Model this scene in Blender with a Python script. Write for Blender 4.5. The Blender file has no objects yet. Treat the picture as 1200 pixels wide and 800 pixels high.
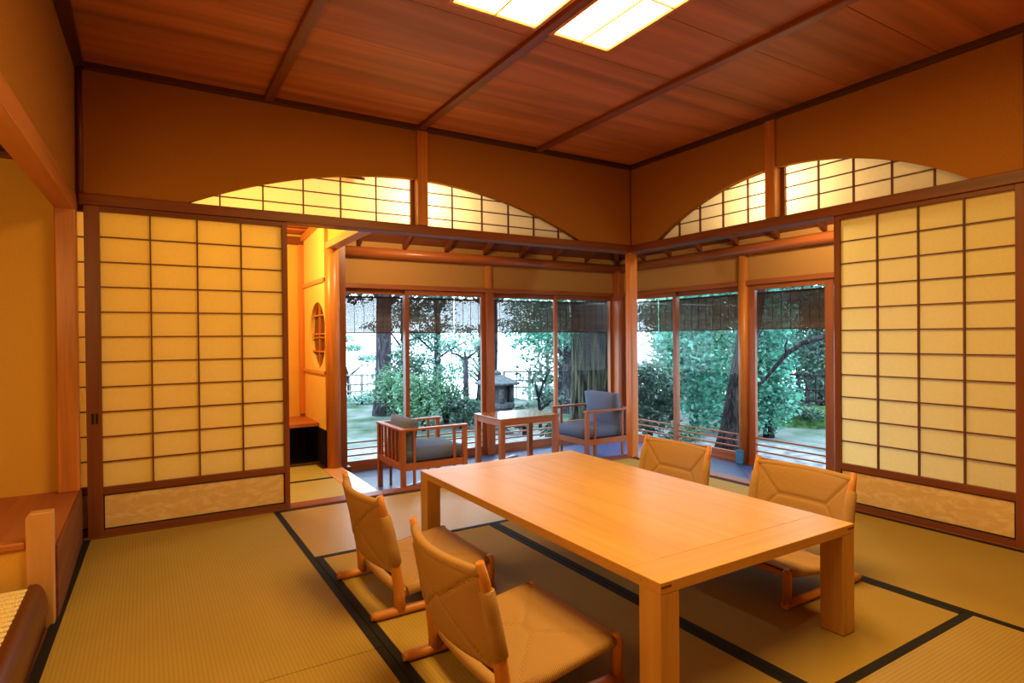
import bpy, bmesh, math, random
from mathutils import Vector, Matrix
C = bpy.context.scene.collection
rnd = random.Random(7)
R = math.radians

# ------------------------------------------------------------------ materials
def new_mat(name):
    m = bpy.data.materials.new(name); m.use_nodes = True
    nt = m.node_tree
    return m, nt, nt.nodes['Principled BSDF'], nt.nodes['Material Output']

def mixcol(nt, fac, a, b):
    n = nt.nodes.new('ShaderNodeMix'); n.data_type = 'RGBA'
    nt.links.new(fac, n.inputs[0])
    n.inputs[6].default_value = (*a, 1); n.inputs[7].default_value = (*b, 1)
    return n.outputs[2]

def sc(c, k): return tuple(min(1, v*k) for v in c)

def wood(name, base, axis='x', rough=.42, contrast=.32, scale=26, spec=.4, bump=.06):
    m, nt, bs, out = new_mat(name)
    tc = nt.nodes.new('ShaderNodeTexCoord'); mp = nt.nodes.new('ShaderNodeMapping')
    s = [scale]*3; s['xyz'.index(axis)] = scale/18
    mp.inputs['Scale'].default_value = s
    nt.links.new(tc.outputs['Object'], mp.inputs['Vector'])
    no = nt.nodes.new('ShaderNodeTexNoise'); no.inputs['Scale'].default_value = 1.0
    no.inputs['Detail'].default_value = 5; no.inputs['Distortion'].default_value = .6
    nt.links.new(mp.outputs[0], no.inputs['Vector'])
    no2 = nt.nodes.new('ShaderNodeTexNoise'); no2.inputs['Scale'].default_value = .16
    no2.inputs['Detail'].default_value = 2
    nt.links.new(mp.outputs[0], no2.inputs['Vector'])
    ad = nt.nodes.new('ShaderNodeMath'); ad.operation = 'ADD'
    nt.links.new(no.outputs[0], ad.inputs[0]); nt.links.new(no2.outputs[0], ad.inputs[1])
    mr = nt.nodes.new('ShaderNodeMapRange')
    mr.inputs[1].default_value = .7; mr.inputs[2].default_value = 1.3
    nt.links.new(ad.outputs[0], mr.inputs[0])
    nt.links.new(mixcol(nt, mr.outputs[0], sc(base, 1-contrast), sc(base, 1+contrast)), bs.inputs['Base Color'])
    bs.inputs['Roughness'].default_value = rough
    bs.inputs['Specular IOR Level'].default_value = spec
    if bump:
        bp = nt.nodes.new('ShaderNodeBump'); bp.inputs['Strength'].default_value = bump
        bp.inputs['Distance'].default_value = .004
        nt.links.new(no.outputs[0], bp.inputs['Height']); nt.links.new(bp.outputs[0], bs.inputs['Normal'])
    return m

def noisy(name, base, scale=40, contrast=.1, rough=.9, spec=.2, bump=.1, dist=.003, second=None, detail=4):
    m, nt, bs, out = new_mat(name)
    tc = nt.nodes.new('ShaderNodeTexCoord')
    no = nt.nodes.new('ShaderNodeTexNoise'); no.inputs['Scale'].default_value = scale
    no.inputs['Detail'].default_value = detail
    nt.links.new(tc.outputs['Object'], no.inputs['Vector'])
    mr = nt.nodes.new('ShaderNodeMapRange'); mr.inputs[1].default_value = .35; mr.inputs[2].default_value = .65
    nt.links.new(no.outputs[0], mr.inputs[0])
    a, b = (sc(base, 1-contrast), sc(base, 1+contrast)) if second is None else (base, second)
    nt.links.new(mixcol(nt, mr.outputs[0], a, b), bs.inputs['Base Color'])
    bs.inputs['Roughness'].default_value = rough; bs.inputs['Specular IOR Level'].default_value = spec
    if bump:
        bp = nt.nodes.new('ShaderNodeBump'); bp.inputs['Strength'].default_value = bump
        bp.inputs['Distance'].default_value = dist
        nt.links.new(no.outputs[0], bp.inputs['Height']); nt.links.new(bp.outputs[0], bs.inputs['Normal'])
    return m

def plain(name, base, rough=.6, spec=.3):
    m, nt, bs, out = new_mat(name)
    bs.inputs['Base Color'].default_value = (*base, 1)
    bs.inputs['Roughness'].default_value = rough; bs.inputs['Specular IOR Level'].default_value = spec
    return m

def paper(name, base, trans=.5):
    m, nt, bs, out = new_mat(name)
    tc = nt.nodes.new('ShaderNodeTexCoord')
    no = nt.nodes.new('ShaderNodeTexNoise'); no.inputs['Scale'].default_value = 60; no.inputs['Detail'].default_value = 6
    nt.links.new(tc.outputs['Object'], no.inputs['Vector'])
    col = mixcol(nt, no.outputs[0], sc(base, .94), sc(base, 1.05))
    d = nt.nodes.new('ShaderNodeBsdfDiffuse'); t = nt.nodes.new('ShaderNodeBsdfTranslucent')
    nt.links.new(col, d.inputs[0]); nt.links.new(col, t.inputs[0])
    mx = nt.nodes.new('ShaderNodeMixShader'); mx.inputs[0].default_value = trans
    nt.links.new(d.outputs[0], mx.inputs[1]); nt.links.new(t.outputs[0], mx.inputs[2])
    nt.links.new(mx.outputs[0], out.inputs[0])
    return m

def glass_mat():
    m, nt, bs, out = new_mat('window_glass')
    tr = nt.nodes.new('ShaderNodeBsdfTransparent'); tr.inputs[0].default_value = (.97, .98, .98, 1)
    gl = nt.nodes.new('ShaderNodeBsdfGlossy'); gl.inputs['Roughness'].default_value = .01
    fr = nt.nodes.new('ShaderNodeFresnel'); fr.inputs[0].default_value = 1.18
    mx = nt.nodes.new('ShaderNodeMixShader')
    nt.links.new(fr.outputs[0], mx.inputs[0]); nt.links.new(tr.outputs[0], mx.inputs[1]); nt.links.new(gl.outputs[0], mx.inputs[2])
    nt.links.new(mx.outputs[0], out.inputs[0])
    return m

def emit(name, col, k):
    m, nt, bs, out = new_mat(name)
    e = nt.nodes.new('ShaderNodeEmission'); e.inputs[0].default_value = (*col, 1); e.inputs[1].default_value = k
    nt.links.new(e.outputs[0], out.inputs[0])
    return m

def ribs(name, base, dark, period, coord='Object', comp=0, rough=.6, spec=.3, bump=.4, dist=.003, wob=.5):
    """fine parallel ribs across one coordinate: woven rush, cord"""
    m, nt, bs, out = new_mat(name)
    tc = nt.nodes.new('ShaderNodeTexCoord')
    sp = nt.nodes.new('ShaderNodeSeparateXYZ'); nt.links.new(tc.outputs[coord], sp.inputs[0])
    mu = nt.nodes.new('ShaderNodeMath'); mu.operation = 'MULTIPLY'; mu.inputs[1].default_value = 2*math.pi/period
    nt.links.new(sp.outputs[comp], mu.inputs[0])
    no0 = nt.nodes.new('ShaderNodeTexNoise'); no0.inputs['Scale'].default_value = 9; no0.inputs['Detail'].default_value = 3
    nt.links.new(tc.outputs['Object'], no0.inputs['Vector'])
    ad = nt.nodes.new('ShaderNodeMath'); ad.operation = 'MULTIPLY_ADD'; ad.inputs[1].default_value = wob
    nt.links.new(no0.outputs[0], ad.inputs[0]); nt.links.new(mu.outputs[0], ad.inputs[2])
    si = nt.nodes.new('ShaderNodeMath'); si.operation = 'SINE'; nt.links.new(ad.outputs[0], si.inputs[0])
    mr = nt.nodes.new('ShaderNodeMapRange'); mr.inputs[1].default_value = -1; mr.inputs[2].default_value = .3
    nt.links.new(si.outputs[0], mr.inputs[0])
    no = nt.nodes.new('ShaderNodeTexNoise'); no.inputs['Scale'].default_value = 3.0; no.inputs['Detail'].default_value = 6
    nt.links.new(tc.outputs['Object'], no.inputs['Vector'])
    c1 = mixcol(nt, mr.outputs[0], dark, base)
    mm = nt.nodes.new('ShaderNodeMix'); mm.data_type = 'RGBA'; mm.blend_type = 'MULTIPLY'; mm.inputs[0].default_value = 1
    nt.links.new(c1, mm.inputs[6]); nt.links.new(mixcol(nt, no.outputs[0], (.82,)*3, (1.0,)*3), mm.inputs[7])
    nt.links.new(mm.outputs[2], bs.inputs['Base Color'])
    bs.inputs['Roughness'].default_value = rough; bs.inputs['Specular IOR Level'].default_value = spec
    bp = nt.nodes.new('ShaderNodeBump'); bp.inputs['Strength'].default_value = bump; bp.inputs['Distance'].default_value = dist
    nt.links.new(mr.outputs[0], bp.inputs['Height']); nt.links.new(bp.outputs[0], bs.inputs['Normal'])
    return m

RED = (.17, .044, .012)         # reddish brown joinery
ORA = (.52, .185, .035)          # orange post timber
M = {}
for ax in 'xyz':
    M['red_'+ax] = wood('redwood_'+ax, RED, ax)
    M['post_'+ax] = wood('post_timber_'+ax, ORA, ax, rough=.35)
    M['dark_'+ax] = wood('dark_timber_'+ax, (.075, .024, .012), ax)
    M['board_'+ax] = wood('board_timber_'+ax, (.36, .115, .038), ax, rough=.5, contrast=.28, scale=16)
    M['beam_'+ax] = wood('beam_timber_'+ax, (.46, .165, .05), ax, rough=.4, contrast=.4, scale=14)
    M['log_'+ax] = wood('log_timber_'+ax, (.36, .10, .025), ax, rough=.28, contrast=.25)
    M['sash_'+ax] = wood('sash_timber_'+ax, (.30, .085, .022), ax)
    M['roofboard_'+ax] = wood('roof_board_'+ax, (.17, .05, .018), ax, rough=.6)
    M['cedar_'+ax] = wood('cedar_'+ax, (.60, .33, .14), ax, rough=.38, contrast=.2, scale=20)
    M['table_'+ax] = wood('table_oak_'+ax, (.60, .345, .105), ax, rough=.32, contrast=.16, scale=34, spec=.6, bump=.02)
    M['chair_'+ax] = wood('chair_timber_'+ax, (.54, .225, .05), ax, rough=.35, contrast=.2)
    M['arm_'+ax] = wood('armchair_timber_'+ax, (.33, .105, .035), ax, rough=.3, contrast=.25)
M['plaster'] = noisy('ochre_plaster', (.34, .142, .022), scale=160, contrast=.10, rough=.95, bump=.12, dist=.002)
M['plaster_light'] = noisy('bright_plaster', (.80, .58, .19), scale=160, contrast=.04, rough=.95, bump=.06, dist=.001)  # brighter copy of the pale plaster; lamplight on oval wall put in colour
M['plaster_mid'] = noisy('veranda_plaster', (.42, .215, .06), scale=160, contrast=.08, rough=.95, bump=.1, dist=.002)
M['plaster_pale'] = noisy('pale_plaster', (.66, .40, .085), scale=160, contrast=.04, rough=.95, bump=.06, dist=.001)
M['paper'] = paper('shoji_paper', (.94, .82, .37), .38)
M['transom_paper'] = paper('transom_paper', (.92, .82, .52), .5)
M['glass'] = glass_mat()
M['black'] = plain('black_cloth_border', (.012, .011, .011), .8, .2)
M['void'] = plain('dark_lacquer', (.012, .009, .008), .6, .2)  # near-black; in the shelf recess it paints the shade
TAT = (.385, .262, .06)
M['tatami_y'] = ribs('tatami_rush_along_depth', TAT, sc(TAT, .86), .013, comp=0, rough=.75, spec=.10, bump=.12)
M['tatami_x'] = ribs('tatami_rush_along_width', TAT, sc(TAT, .86), .013, comp=1, rough=.42, spec=.55, bump=.12)
GT = (.46, .40, .10)
M['tatami_alcove'] = ribs('fresh_tatami_rush', GT, sc(GT, .8), .017, comp=1, rough=.55, spec=.3, bump=.2)
CORD = (.54, .325, .13)
M['cord'] = ribs('paper_cord', CORD, sc(CORD, .68), .0042, coord='UV', comp=1, rough=.75, spec=.2, bump=.5, dist=.003)
M['cord_wrap'] = ribs('wrapped_cord', CORD, sc(CORD, .7), .0045, coord='Object', comp=2, rough=.75, spec=.2, bump=.5, dist=.003)
M['cord_rail'] = ribs('rail_cord', CORD, sc(CORD, .75), .0045, coord='Object', comp=1, rough=.75, spec=.2, bump=.5, dist=.003)
M['cushion'] = noisy('charcoal_cushion', (.10, .14, .26), scale=220, contrast=.25, rough=.85, bump=.2)
M['leather'] = wood('lacquered_timber', (.085, .018, .006), 'y', rough=.28, contrast=.35, scale=10)
M['cream'] = ribs('cream_cord', (.72, .60, .36), (.16, .10, .04), .016, comp=1, rough=.8, bump=.6, dist=.004)
M['cloth'] = noisy('yellow_cloth', (.72, .47, .12), scale=90, contrast=.06, rough=.9)
M['loop'] = noisy('cream_cord', (.80, .68, .42), scale=260, contrast=.3, rough=.8)
M['lamp'] = emit('lamp_paper', (1, .59, .16), 22)
M['bar'] = wood('fine_bar_timber', (.13, .034, .012), 'x')  # darker version of the joinery red; shadow on the bars is in the colour
M['karakami'] = None
M['blue'] = noisy('blue_felt', (.05, .22, .48), scale=90, contrast=.3, rough=.95)
M['pebble'] = noisy('pebble', (.55, .56, .58), scale=14, contrast=.25, rough=.9, bump=.3)
M['metal'] = plain('pale_metal', (.75, .76, .78), .35, .6)
M['stone'] = noisy('lantern_stone', (.065, .074, .085), scale=24, contrast=.4, rough=.95, bump=.6, dist=.01)
M['rock'] = noisy('garden_rock', (.20, .21, .22), scale=9, contrast=.4, rough=.95, bump=.6, dist=.03)
def bark(name, lo, hi, across, along):
    m, nt, bs, out = new_mat(name)
    tc = nt.nodes.new('ShaderNodeTexCoord'); mp = nt.nodes.new('ShaderNodeMapping')
    mp.inputs['Scale'].default_value = (across, across, along)
    nt.links.new(tc.outputs['Object'], mp.inputs[0])
    no = nt.nodes.new('ShaderNodeTexNoise'); no.inputs['Scale'].default_value = 1; no.inputs['Detail'].default_value = 6
    no.inputs['Distortion'].default_value = 1.2
    nt.links.new(mp.outputs[0], no.inputs['Vector'])
    mr = nt.nodes.new('ShaderNodeMapRange'); mr.inputs[1].default_value = .40; mr.inputs[2].default_value = .62
    nt.links.new(no.outputs[0], mr.inputs[0])
    nt.links.new(mixcol(nt, mr.outputs[0], lo, hi), bs.inputs['Base Color'])
    bs.inputs['Roughness'].default_value = .95; bs.inputs['Specular IOR Level'].default_value = .1
    bp = nt.nodes.new('ShaderNodeBump'); bp.inputs['Strength'].default_value = 1; bp.inputs['Distance'].default_value = .03
    nt.links.new(mr.outputs[0], bp.inputs['Height']); nt.links.new(bp.outputs[0], bs.inputs['Normal'])
    return m
M['bark'] = bark('bark', (.025, .023, .028), (.105, .10, .12), 26, 4)
M['bark_dark'] = bark('dark_bark', (.012, .011, .012), (.06, .055, .06), 22, 5)
M['bark_moss'] = bark('mossy_bark', (.008, .009, .007), (.085, .09, .065), 17, 2.2)
M['bamboo'] = wood('weathered_bamboo', (.18, .18, .16), 'x', rough=.8, contrast=.3)
M['reed'] = wood('reed', (.115, .085, .07), 'x', rough=.8, contrast=.35)
M['reed_y'] = wood('reed_y', (.115, .085, .07), 'y', rough=.8, contrast=.35)

def leafmat(name, a, b):
    m, nt, bs, out = new_mat(name)
    g = nt.nodes.new('ShaderNodeNewGeometry')
    col = mixcol(nt, g.outputs['Random Per Island'], a, b)
    d = nt.nodes.new('ShaderNodeBsdfDiffuse'); t = nt.nodes.new('ShaderNodeBsdfTranslucent')
    nt.links.new(col, d.inputs[0]); nt.links.new(col, t.inputs[0])
    mx = nt.nodes.new('ShaderNodeMixShader'); mx.inputs[0].default_value = .45
    nt.links.new(d.outputs[0], mx.inputs[1]); nt.links.new(t.outputs[0], mx.inputs[2])
    gl = nt.nodes.new('ShaderNodeBsdfGlossy'); gl.inputs['Roughness'].default_value = .4
    gl.inputs[0].default_value = (.6, .7, .75, 1)
    m2 = nt.nodes.new('ShaderNodeMixShader'); m2.inputs[0].default_value = .08
    nt.links.new(mx.outputs[0], m2.inputs[1]); nt.links.new(gl.outputs[0], m2.inputs[2])
    nt.links.new(m2.outputs[0], out.inputs[0])
    return m
M['leaf_teal'] = leafmat('leaf_teal', (0.017, 0.094, 0.066), (0.142, 0.499, 0.357))  # lighter end raised so leaf highlights sit in the colour
M['leaf_green'] = leafmat('leaf_green', (0.022, 0.077, 0.039), (0.112, 0.282, 0.127))
M['leaf_dark'] = leafmat('leaf_dark', (0.011, 0.028, 0.019), (0.053, 0.119, 0.068))
M['leaf_pale'] = leafmat('leaf_pale', (0.088, 0.187, 0.149), (0.282, 0.460, 0.386))

def karakami():
    m, nt, bs, out = new_mat('cloud_paper')
    tc = nt.nodes.new('ShaderNodeTexCoord'); mp = nt.nodes.new('ShaderNodeMapping')
    mp.inputs['Scale'].default_value = (9, 9, 17)
    nt.links.new(tc.outputs['Object'], mp.inputs[0])
    no = nt.nodes.new('ShaderNodeTexNoise'); no.inputs['Scale'].default_value = 1.6; no.inputs['Detail'].default_value = 4
    no.inputs['Distortion'].default_value = .9
    nt.links.new(mp.outputs[0], no.inputs['Vector'])
    mr = nt.nodes.new('ShaderNodeMapRange'); mr.inputs[1].default_value = .44; mr.inputs[2].default_value = .66
    nt.links.new(no.outputs[0], mr.inputs[0])
    nt.links.new(mixcol(nt, mr.outputs[0], (.60, .40, .13), (.70, .51, .22)), bs.inputs['Base Color'])
    bs.inputs['Roughness'].default_value = .6
    return m
M['karakami'] = karakami()

def slate():
    m, nt, bs, out = new_mat('blue_slate_tiles')
    tc = nt.nodes.new('ShaderNodeTexCoord'); mp = nt.nodes.new('ShaderNodeMapping')
    mp.inputs['Rotation'].default_value = (0, 0, R(45)); mp.inputs['Scale'].default_value = (3.3, 3.3, 3.3)
    nt.links.new(tc.outputs['Object'], mp.inputs[0])
    br = nt.nodes.new('ShaderNodeTexBrick'); br.offset = 0; br.inputs['Scale'].default_value = 1
    br.inputs['Brick Width'].default_value = 1; br.inputs['Row Height'].default_value = 1
    br.inputs['Mortar Size'].default_value = .012
    br.inputs['Color1'].default_value = (.04, .066, .19, 1); br.inputs['Color2'].default_value = (.055, .088, .24, 1)
    br.inputs['Mortar'].default_value = (.03, .03, .05, 1)
    nt.links.new(mp.outputs[0], br.inputs['Vector'])
    nt.links.new(br.outputs['Color'], bs.inputs['Base Color'])
    bs.inputs['Roughness'].default_value = .38
    no = nt.nodes.new('ShaderNodeTexNoise'); no.inputs['Scale'].default_value = 14; no.inputs['Detail'].default_value = 5
    nt.links.new(tc.outputs['Object'], no.inputs['Vector'])
    bp = nt.nodes.new('ShaderNodeBump'); bp.inputs['Strength'].default_value = .25; bp.inputs['Distance'].default_value = .01
    nt.links.new(no.outputs[0], bp.inputs['Height']); nt.links.new(bp.outputs[0], bs.inputs['Normal'])
    return m
M['slate'] = slate()
M['moss'] = noisy('mossy_ground', (.025, .06, .028), scale=1.3, second=(.155, .175, .175), rough=1, spec=.05, bump=1, dist=.08, detail=10)
M['moss_deep'] = noisy('deep_moss', (.014, .04, .012), scale=14, second=(.055, .11, .035), rough=1, spec=.05, bump=1, dist=.04, detail=8)
M['gravel'] = noisy('pale_gravel', (.11, .12, .13), scale=7, second=(.25, .26, .27), rough=1, spec=.05, bump=.8, dist=.03, detail=8)

# ------------------------------------------------------------------ mesh helpers
class MB:
    def __init__(s): s.bm = bmesh.new(); s.uv = None
    def box(s, x0, x1, y0, y1, z0, z1):
        v = [s.bm.verts.new(p) for p in ((x0,y0,z0),(x1,y0,z0),(x1,y1,z0),(x0,y1,z0),(x0,y0,z1),(x1,y0,z1),(x1,y1,z1),(x0,y1,z1))]
        for f in ((3,2,1,0),(4,5,6,7),(0,1,5,4),(1,2,6,5),(2,3,7,6),(3,0,4,7)): s.bm.faces.new([v[i] for i in f])
        return s
    def bar(s, a, b, w, h, up=(0,0,1)):
        """square bar between two points"""
        a, b = Vector(a), Vector(b); d = (b-a).normalized(); u = Vector(up)
        r = d.cross(u).normalized(); u = r.cross(d).normalized()
        v = []
        for p in (a, b):
            for i, j in ((-1,-1),(1,-1),(1,1),(-1,1)): v.append(s.bm.verts.new(p + r*i*w/2 + u*j*h/2))
        for f in ((3,2,1,0),(4,5,6,7),(0,1,5,4),(1,2,6,5),(2,3,7,6),(3,0,4,7)): s.bm.faces.new([v[i] for i in f])
        return s
    def tube(s, pts, rad, n=12, cap=True, flat=None):
        """smooth tube through points; rad a number or a list"""
        pts = [Vector(p) for p in pts]; k = len(pts)
        rr = rad if isinstance(rad, (list, tuple)) else [rad]*k
        rings = []; ref = None
        for i, p in enumerate(pts):
            d = (pts[min(i+1, k-1)]-pts[max(i-1, 0)]).normalized()
            if ref is None: ref = Vector((1,0,0)) if abs(d.x) < .9 else Vector((0,1,0))
            u = (ref - d*ref.dot(d)).normalized(); w = d.cross(u); ref = u
            rings.append([s.bm.verts.new(p + (u*math.cos(2*math.pi*j/n)+w*math.sin(2*math.pi*j/n))*rr[i]) for j in range(n)])
        for a, b in zip(rings, rings[1:]):
            for j in range(n):
                f = s.bm.faces.new((a[j], a[(j+1)%n], b[(j+1)%n], b[j])); f.smooth = True
        if cap:
            s.bm.faces.new(rings[0][::-1]); s.bm.faces.new(rings[-1])
        return s
    def prism(s, poly, axis, a, b):
        """extrude a 2-D polygon along an axis from a to b"""
        def P(p, t): return {'x': (t, p[0], p[1]), 'y': (p[0], t, p[1]), 'z': (p[0], p[1], t)}[axis]
        A = [s.bm.verts.new(P(p, a)) for p in poly]; B = [s.bm.verts.new(P(p, b)) for p in poly]
        n = len(poly)
        s.bm.faces.new(A); s.bm.faces.new(B[::-1])
        for i in range(n): s.bm.faces.new((A[i], B[i], B[(i+1)%n], A[(i+1)%n]))
        return s
    def lathe(s, prof, n=24, cx=0, cy=0, sides=None):
        n = sides or n
        rings = [[s.bm.verts.new((cx+r*math.cos(2*math.pi*j/n), cy+r*math.sin(2*math.pi*j/n), z)) for j in range(n)] for r, z in prof]
        for a, b in zip(rings, rings[1:]):
            for j in range(n): s.bm.faces.new((a[j], a[(j+1)%n], b[(j+1)%n], b[j]))
        s.bm.faces.new(rings[0][::-1]); s.bm.faces.new(rings[-1])
        return s
    def quad(s, *p):
        s.bm.faces.new([s.bm.verts.new(q) for q in p]); return s
    def build(s, name, mat, parent=None, bevel=0, smooth=False, sub=0):
        bmesh.ops.recalc_face_normals(s.bm, faces=s.bm.faces[:])
        me = bpy.data.meshes.new(name); s.bm.to_mesh(me); s.bm.free()
        me.materials.append(mat)
        if smooth:
            for p in me.polygons: p.use_smooth = True
        o = bpy.data.objects.new(name, me); C.objects.link(o)
        if parent: o.parent = parent
        if bevel:
            b = o.modifiers.new('bevel', 'BEVEL'); b.width = bevel; b.segments = 2; b.limit_method = 'ANGLE'
        if sub:
            b = o.modifiers.new('sub', 'SUBSURF'); b.levels = sub; b.render_levels = sub
        return o

def tag(o, label, cat, group=None, kind=None):
    o['label'] = label; o['category'] = cat
    if group: o['group'] = group
    if kind: o['kind'] = kind
    return o
def thing(name, label, cat, loc=(0,0,0), rz=0, group=None):
    o = bpy.data.objects.new(name, None); C.objects.link(o)
    o.location = loc; o.rotation_euler = (0, 0, rz); o.empty_display_size = .1
    return tag(o, label, cat, group)
def struct(o): o['kind'] = 'structure'; return o
def copy_tree(o, parent=None):
    c = o.copy(); C.objects.link(c)
    if parent: c.parent = parent
    for ch in list(o.children): copy_tree(ch, c)
    return c

CEIL = 2.47
# ------------------------------------------------------------------ floor and tatami
struct(MB().box(-5.2, 0.12, -5.2, .115, -.14, -.055).build('floor', M['dark_x']))
def tatami(x0, x1, y0, y1, z, along, mat, label, group, border=.032):
    w, d = x1-x0, y1-y0
    t = thing('tatami_mat', label, 'tatami mat', (x0, y0, z-.05), 0, group)
    g = .0015; h = .05
    if along == 'y' and x0 == XA:
        sl = lambda y: .022*(y0+y)          # this wall runs out of square by a degree
        q = lambda a, b, mt, nm, hh: MB().prism([(a+(sl(g) if a < .1 else 0), g), (b+(sl(g) if b < .1 else 0), g), (b+(sl(d-g) if b < .1 else 0), d-g), (a+(sl(d-g) if a < .1 else 0), d-g)], 'z', 0, hh).build(nm, mt, t)
        q(border, w-border, mat, 'rush_surface', h)
        for a in (g, w-border): q(a, a+border-g, M['black'], 'border', h+.0012)
    elif along == 'y':
        MB().box(border, w-border, g, d-g, 0, h).build('rush_surface', mat, t)
        for a in (g, w-border): MB().box(a, a+border-g, g, d-g, 0, h+.0012).build('border', M['black'], t)
    else:
        MB().box(g, w-g, border, d-border, 0, h).build('rush_surface', mat, t)
        for a in (g, d-border): MB().box(g, w-g, a, a+border-g, 0, h+.0012).build('border', M['black'], t)
    return t
G = 'tatami mats of the main room'
XA, XB, XC, XD = -3.81, -2.853, -1.895, -.958
tatami(XA, XB, -1.86, -.003, 0, 'y', M['tatami_y'], 'long tatami mat at left, in front of the left paper sliding screen', G)
tatami(XA, XB, -3.72, -1.86, 0, 'y', M['tatami_y'], 'nearest left tatami mat beside the low lacquered bench, left of the chairs', G)
tatami(XB, XD, -.925, -.003, 0, 'x', M['tatami_x'], 'pale tatami mat lying crosswise between table and slate veranda', G)
tatami(XB, XC, -2.785, -.925, 0, 'y', M['tatami_y'], 'tatami mat under the two left low chairs and left half of table', G)
tatami(XC, XD, -2.785, -.925, 0, 'y', M['tatami_y'], 'shaded tatami mat under the right half of the low table', G)
tatami(XD, -.003, -1.86, -.003, 0, 'y', M['tatami_y'], 'tatami mat in the far right corner beside the corner post', G)
tatami(XD, -.003, -3.72, -1.86, 0, 'y', M['tatami_y'], 'tatami mat along the right paper sliding screen', G)
tatami(XB, XD, -3.72, -2.785, 0, 'x', M['tatami_x'], 'crosswise tatami mat in the near right foreground', G)
struct(MB().box(-3.81, 0, -4.9, -3.722, -.055, 0).build('floor_threshold', M['cedar_x'], bevel=.003))

# sills under the sliding screens
struct(MB().box(-3.81, .1, .0, .11, -.12, .008).build('trim_1', M['red_x'], bevel=.003))
struct(MB().box(.0, .11, -3.9, 0.0, -.12, .008).build('trim_2', M['red_y'], bevel=.003))

# ------------------------------------------------------------------ ceiling
def ceiling_mat():
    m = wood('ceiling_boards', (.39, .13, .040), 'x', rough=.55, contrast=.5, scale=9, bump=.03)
    return m
M['ceil'] = ceiling_mat()
LX0, LX1, LY0, LY1 = -2.425, -1.545, -3.32, -1.505
mb = MB(); w = .465; y = 0.0
cuts = [0]
while cuts[-1] > -5.1: cuts.append(cuts[-1]-w)
for a, b in zip(cuts, cuts[1:]):
    y0, y1 = b, a-.003
    if y1 > LY0-.01 and y0 < LY1+.01:
        mb.box(-3.86, LX0, y0, y1, CEIL, CEIL+.02); mb.box(LX1, .05, y0, y1, CEIL, CEIL+.02)
        if y1 > LY1 and y0 < LY1: mb.box(LX0, LX1, LY1, y1, CEIL, CEIL+.02)
        if y0 < LY0 and y1 > LY0: mb.box(LX0, LX1, y0, LY0, CEIL, CEIL+.02)
    else: mb.box(-3.86, .05, y0, y1, CEIL, CEIL+.02)
struct(mb.build('ceiling', M['ceil'], bevel=.002))
struct(MB().box(-5.4, 1.9, -5.4, 0.1, CEIL+.12, CEIL+.2).build('ceiling_upper', M['dark_x']))
struct(MB().box(-3.81, 0, -.035, .02, 2.438, CEIL).build('trim_3', M['dark_x'], bevel=.003))
struct(MB().box(-.035, .02, -5.1, 0, 2.438, CEIL).build('trim_4', M['dark_y'], bevel=.003))
struct(MB().box(-3.83, -3.775, -5.1, 0, 2.438, CEIL).build('trim_5', M['dark_y'], bevel=.003))
for i, x in enumerate((-2.885, -1.915, -.955)):
    b = MB().bar((x, -5.1, CEIL-.012), (x, -.02, CEIL-.012), .055, .03).build('ceiling_batten', M['red_y'], bevel=.006)
    b['kind'] = 'structure'

# ------------------------------------------------------------------ ceiling light
def ceiling_light(x0, x1, label):
    t = thing('ceiling_light', label, 'ceiling light', ((x0+x1)/2, (LY0+LY1)/2, 2.44), 0, 'recessed paper ceiling lights')
    w, d = (x1-x0)/2, (LY1-LY0)/2; f = .018
    fr = MB()
    fr.box(-w, w, -d, -d+f, 0, .05).box(-w, w, d-f, d, 0, .05).box(-w, -w+f, -d+f, d-f, 0, .05).box(w-f, w, -d+f, d-f, 0, .05)
    fr.build('frame', M['post_y'], t, bevel=.002)
    la = MB(); la.box(-.004, .004, -d+f, d-f, .004, .011)
    k = 4
    for i in range(1, k):
        y = d - 2*d*i/k; la.box(-w+f, w-f, y-.004, y+.004, .003, .011)
    la.build('lattice', M['cedar_x'], t)
    MB().quad((-w+f, -d+f, .012), (w-f, -d+f, .012), (w-f, d-f, .012), (-w+f, d-f, .012)).build('diffuser', M['lamp'], t)
    return t
ceiling_light(-2.425, -1.975, 'left recessed ceiling light panel, left of the middle batten')
ceiling_light(-1.905, -1.545, 'right recessed ceiling light panel with its wooden corner above the table')

# ------------------------------------------------------------------ upper walls with arched transoms
def arch_wall(name, a0, a1, c, half, rise, z0, z1, mk, mat):
    """wall strip between a0 and a1 with a segmental arch opening at its foot; mk(t,z,depth) gives a point"""
    Rr = (half*half+rise*rise)/(2*rise); n = 48
    ts = [a0] + [c-half+2*half*i/n for i in range(n+1)] + [a1]
    def low(t):
        d = t-c
        return z0 if abs(d) >= half-1e-6 else z0 + math.sqrt(Rr*Rr-d*d)-(Rr-rise)
    bm = bmesh.new(); rows = []
    for t in ts:
        rows.append([bm.verts.new(mk(t, low(t), 0)), bm.verts.new(mk(t, z1, 0)), bm.verts.new(mk(t, z1, 1)), bm.verts.new(mk(t, low(t), 1))])
    for p, q in zip(rows, rows[1:]):
        for i in range(4):
            j = (i+1) % 4
            bm.faces.new((p[i], p[j], q[j], q[i]))
    m = MB(); m.bm.free(); m.bm = bm
    o = m.build(name, mat)
    return struct(o)
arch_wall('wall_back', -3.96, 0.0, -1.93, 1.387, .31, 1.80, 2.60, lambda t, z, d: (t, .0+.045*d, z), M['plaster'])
arch_wall('wall_right', -5.1, 0.0, -1.375, 1.072, .325, 1.80, 2.60, lambda t, z, d: (0+.045*d, t, z), M['plaster'])
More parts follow.
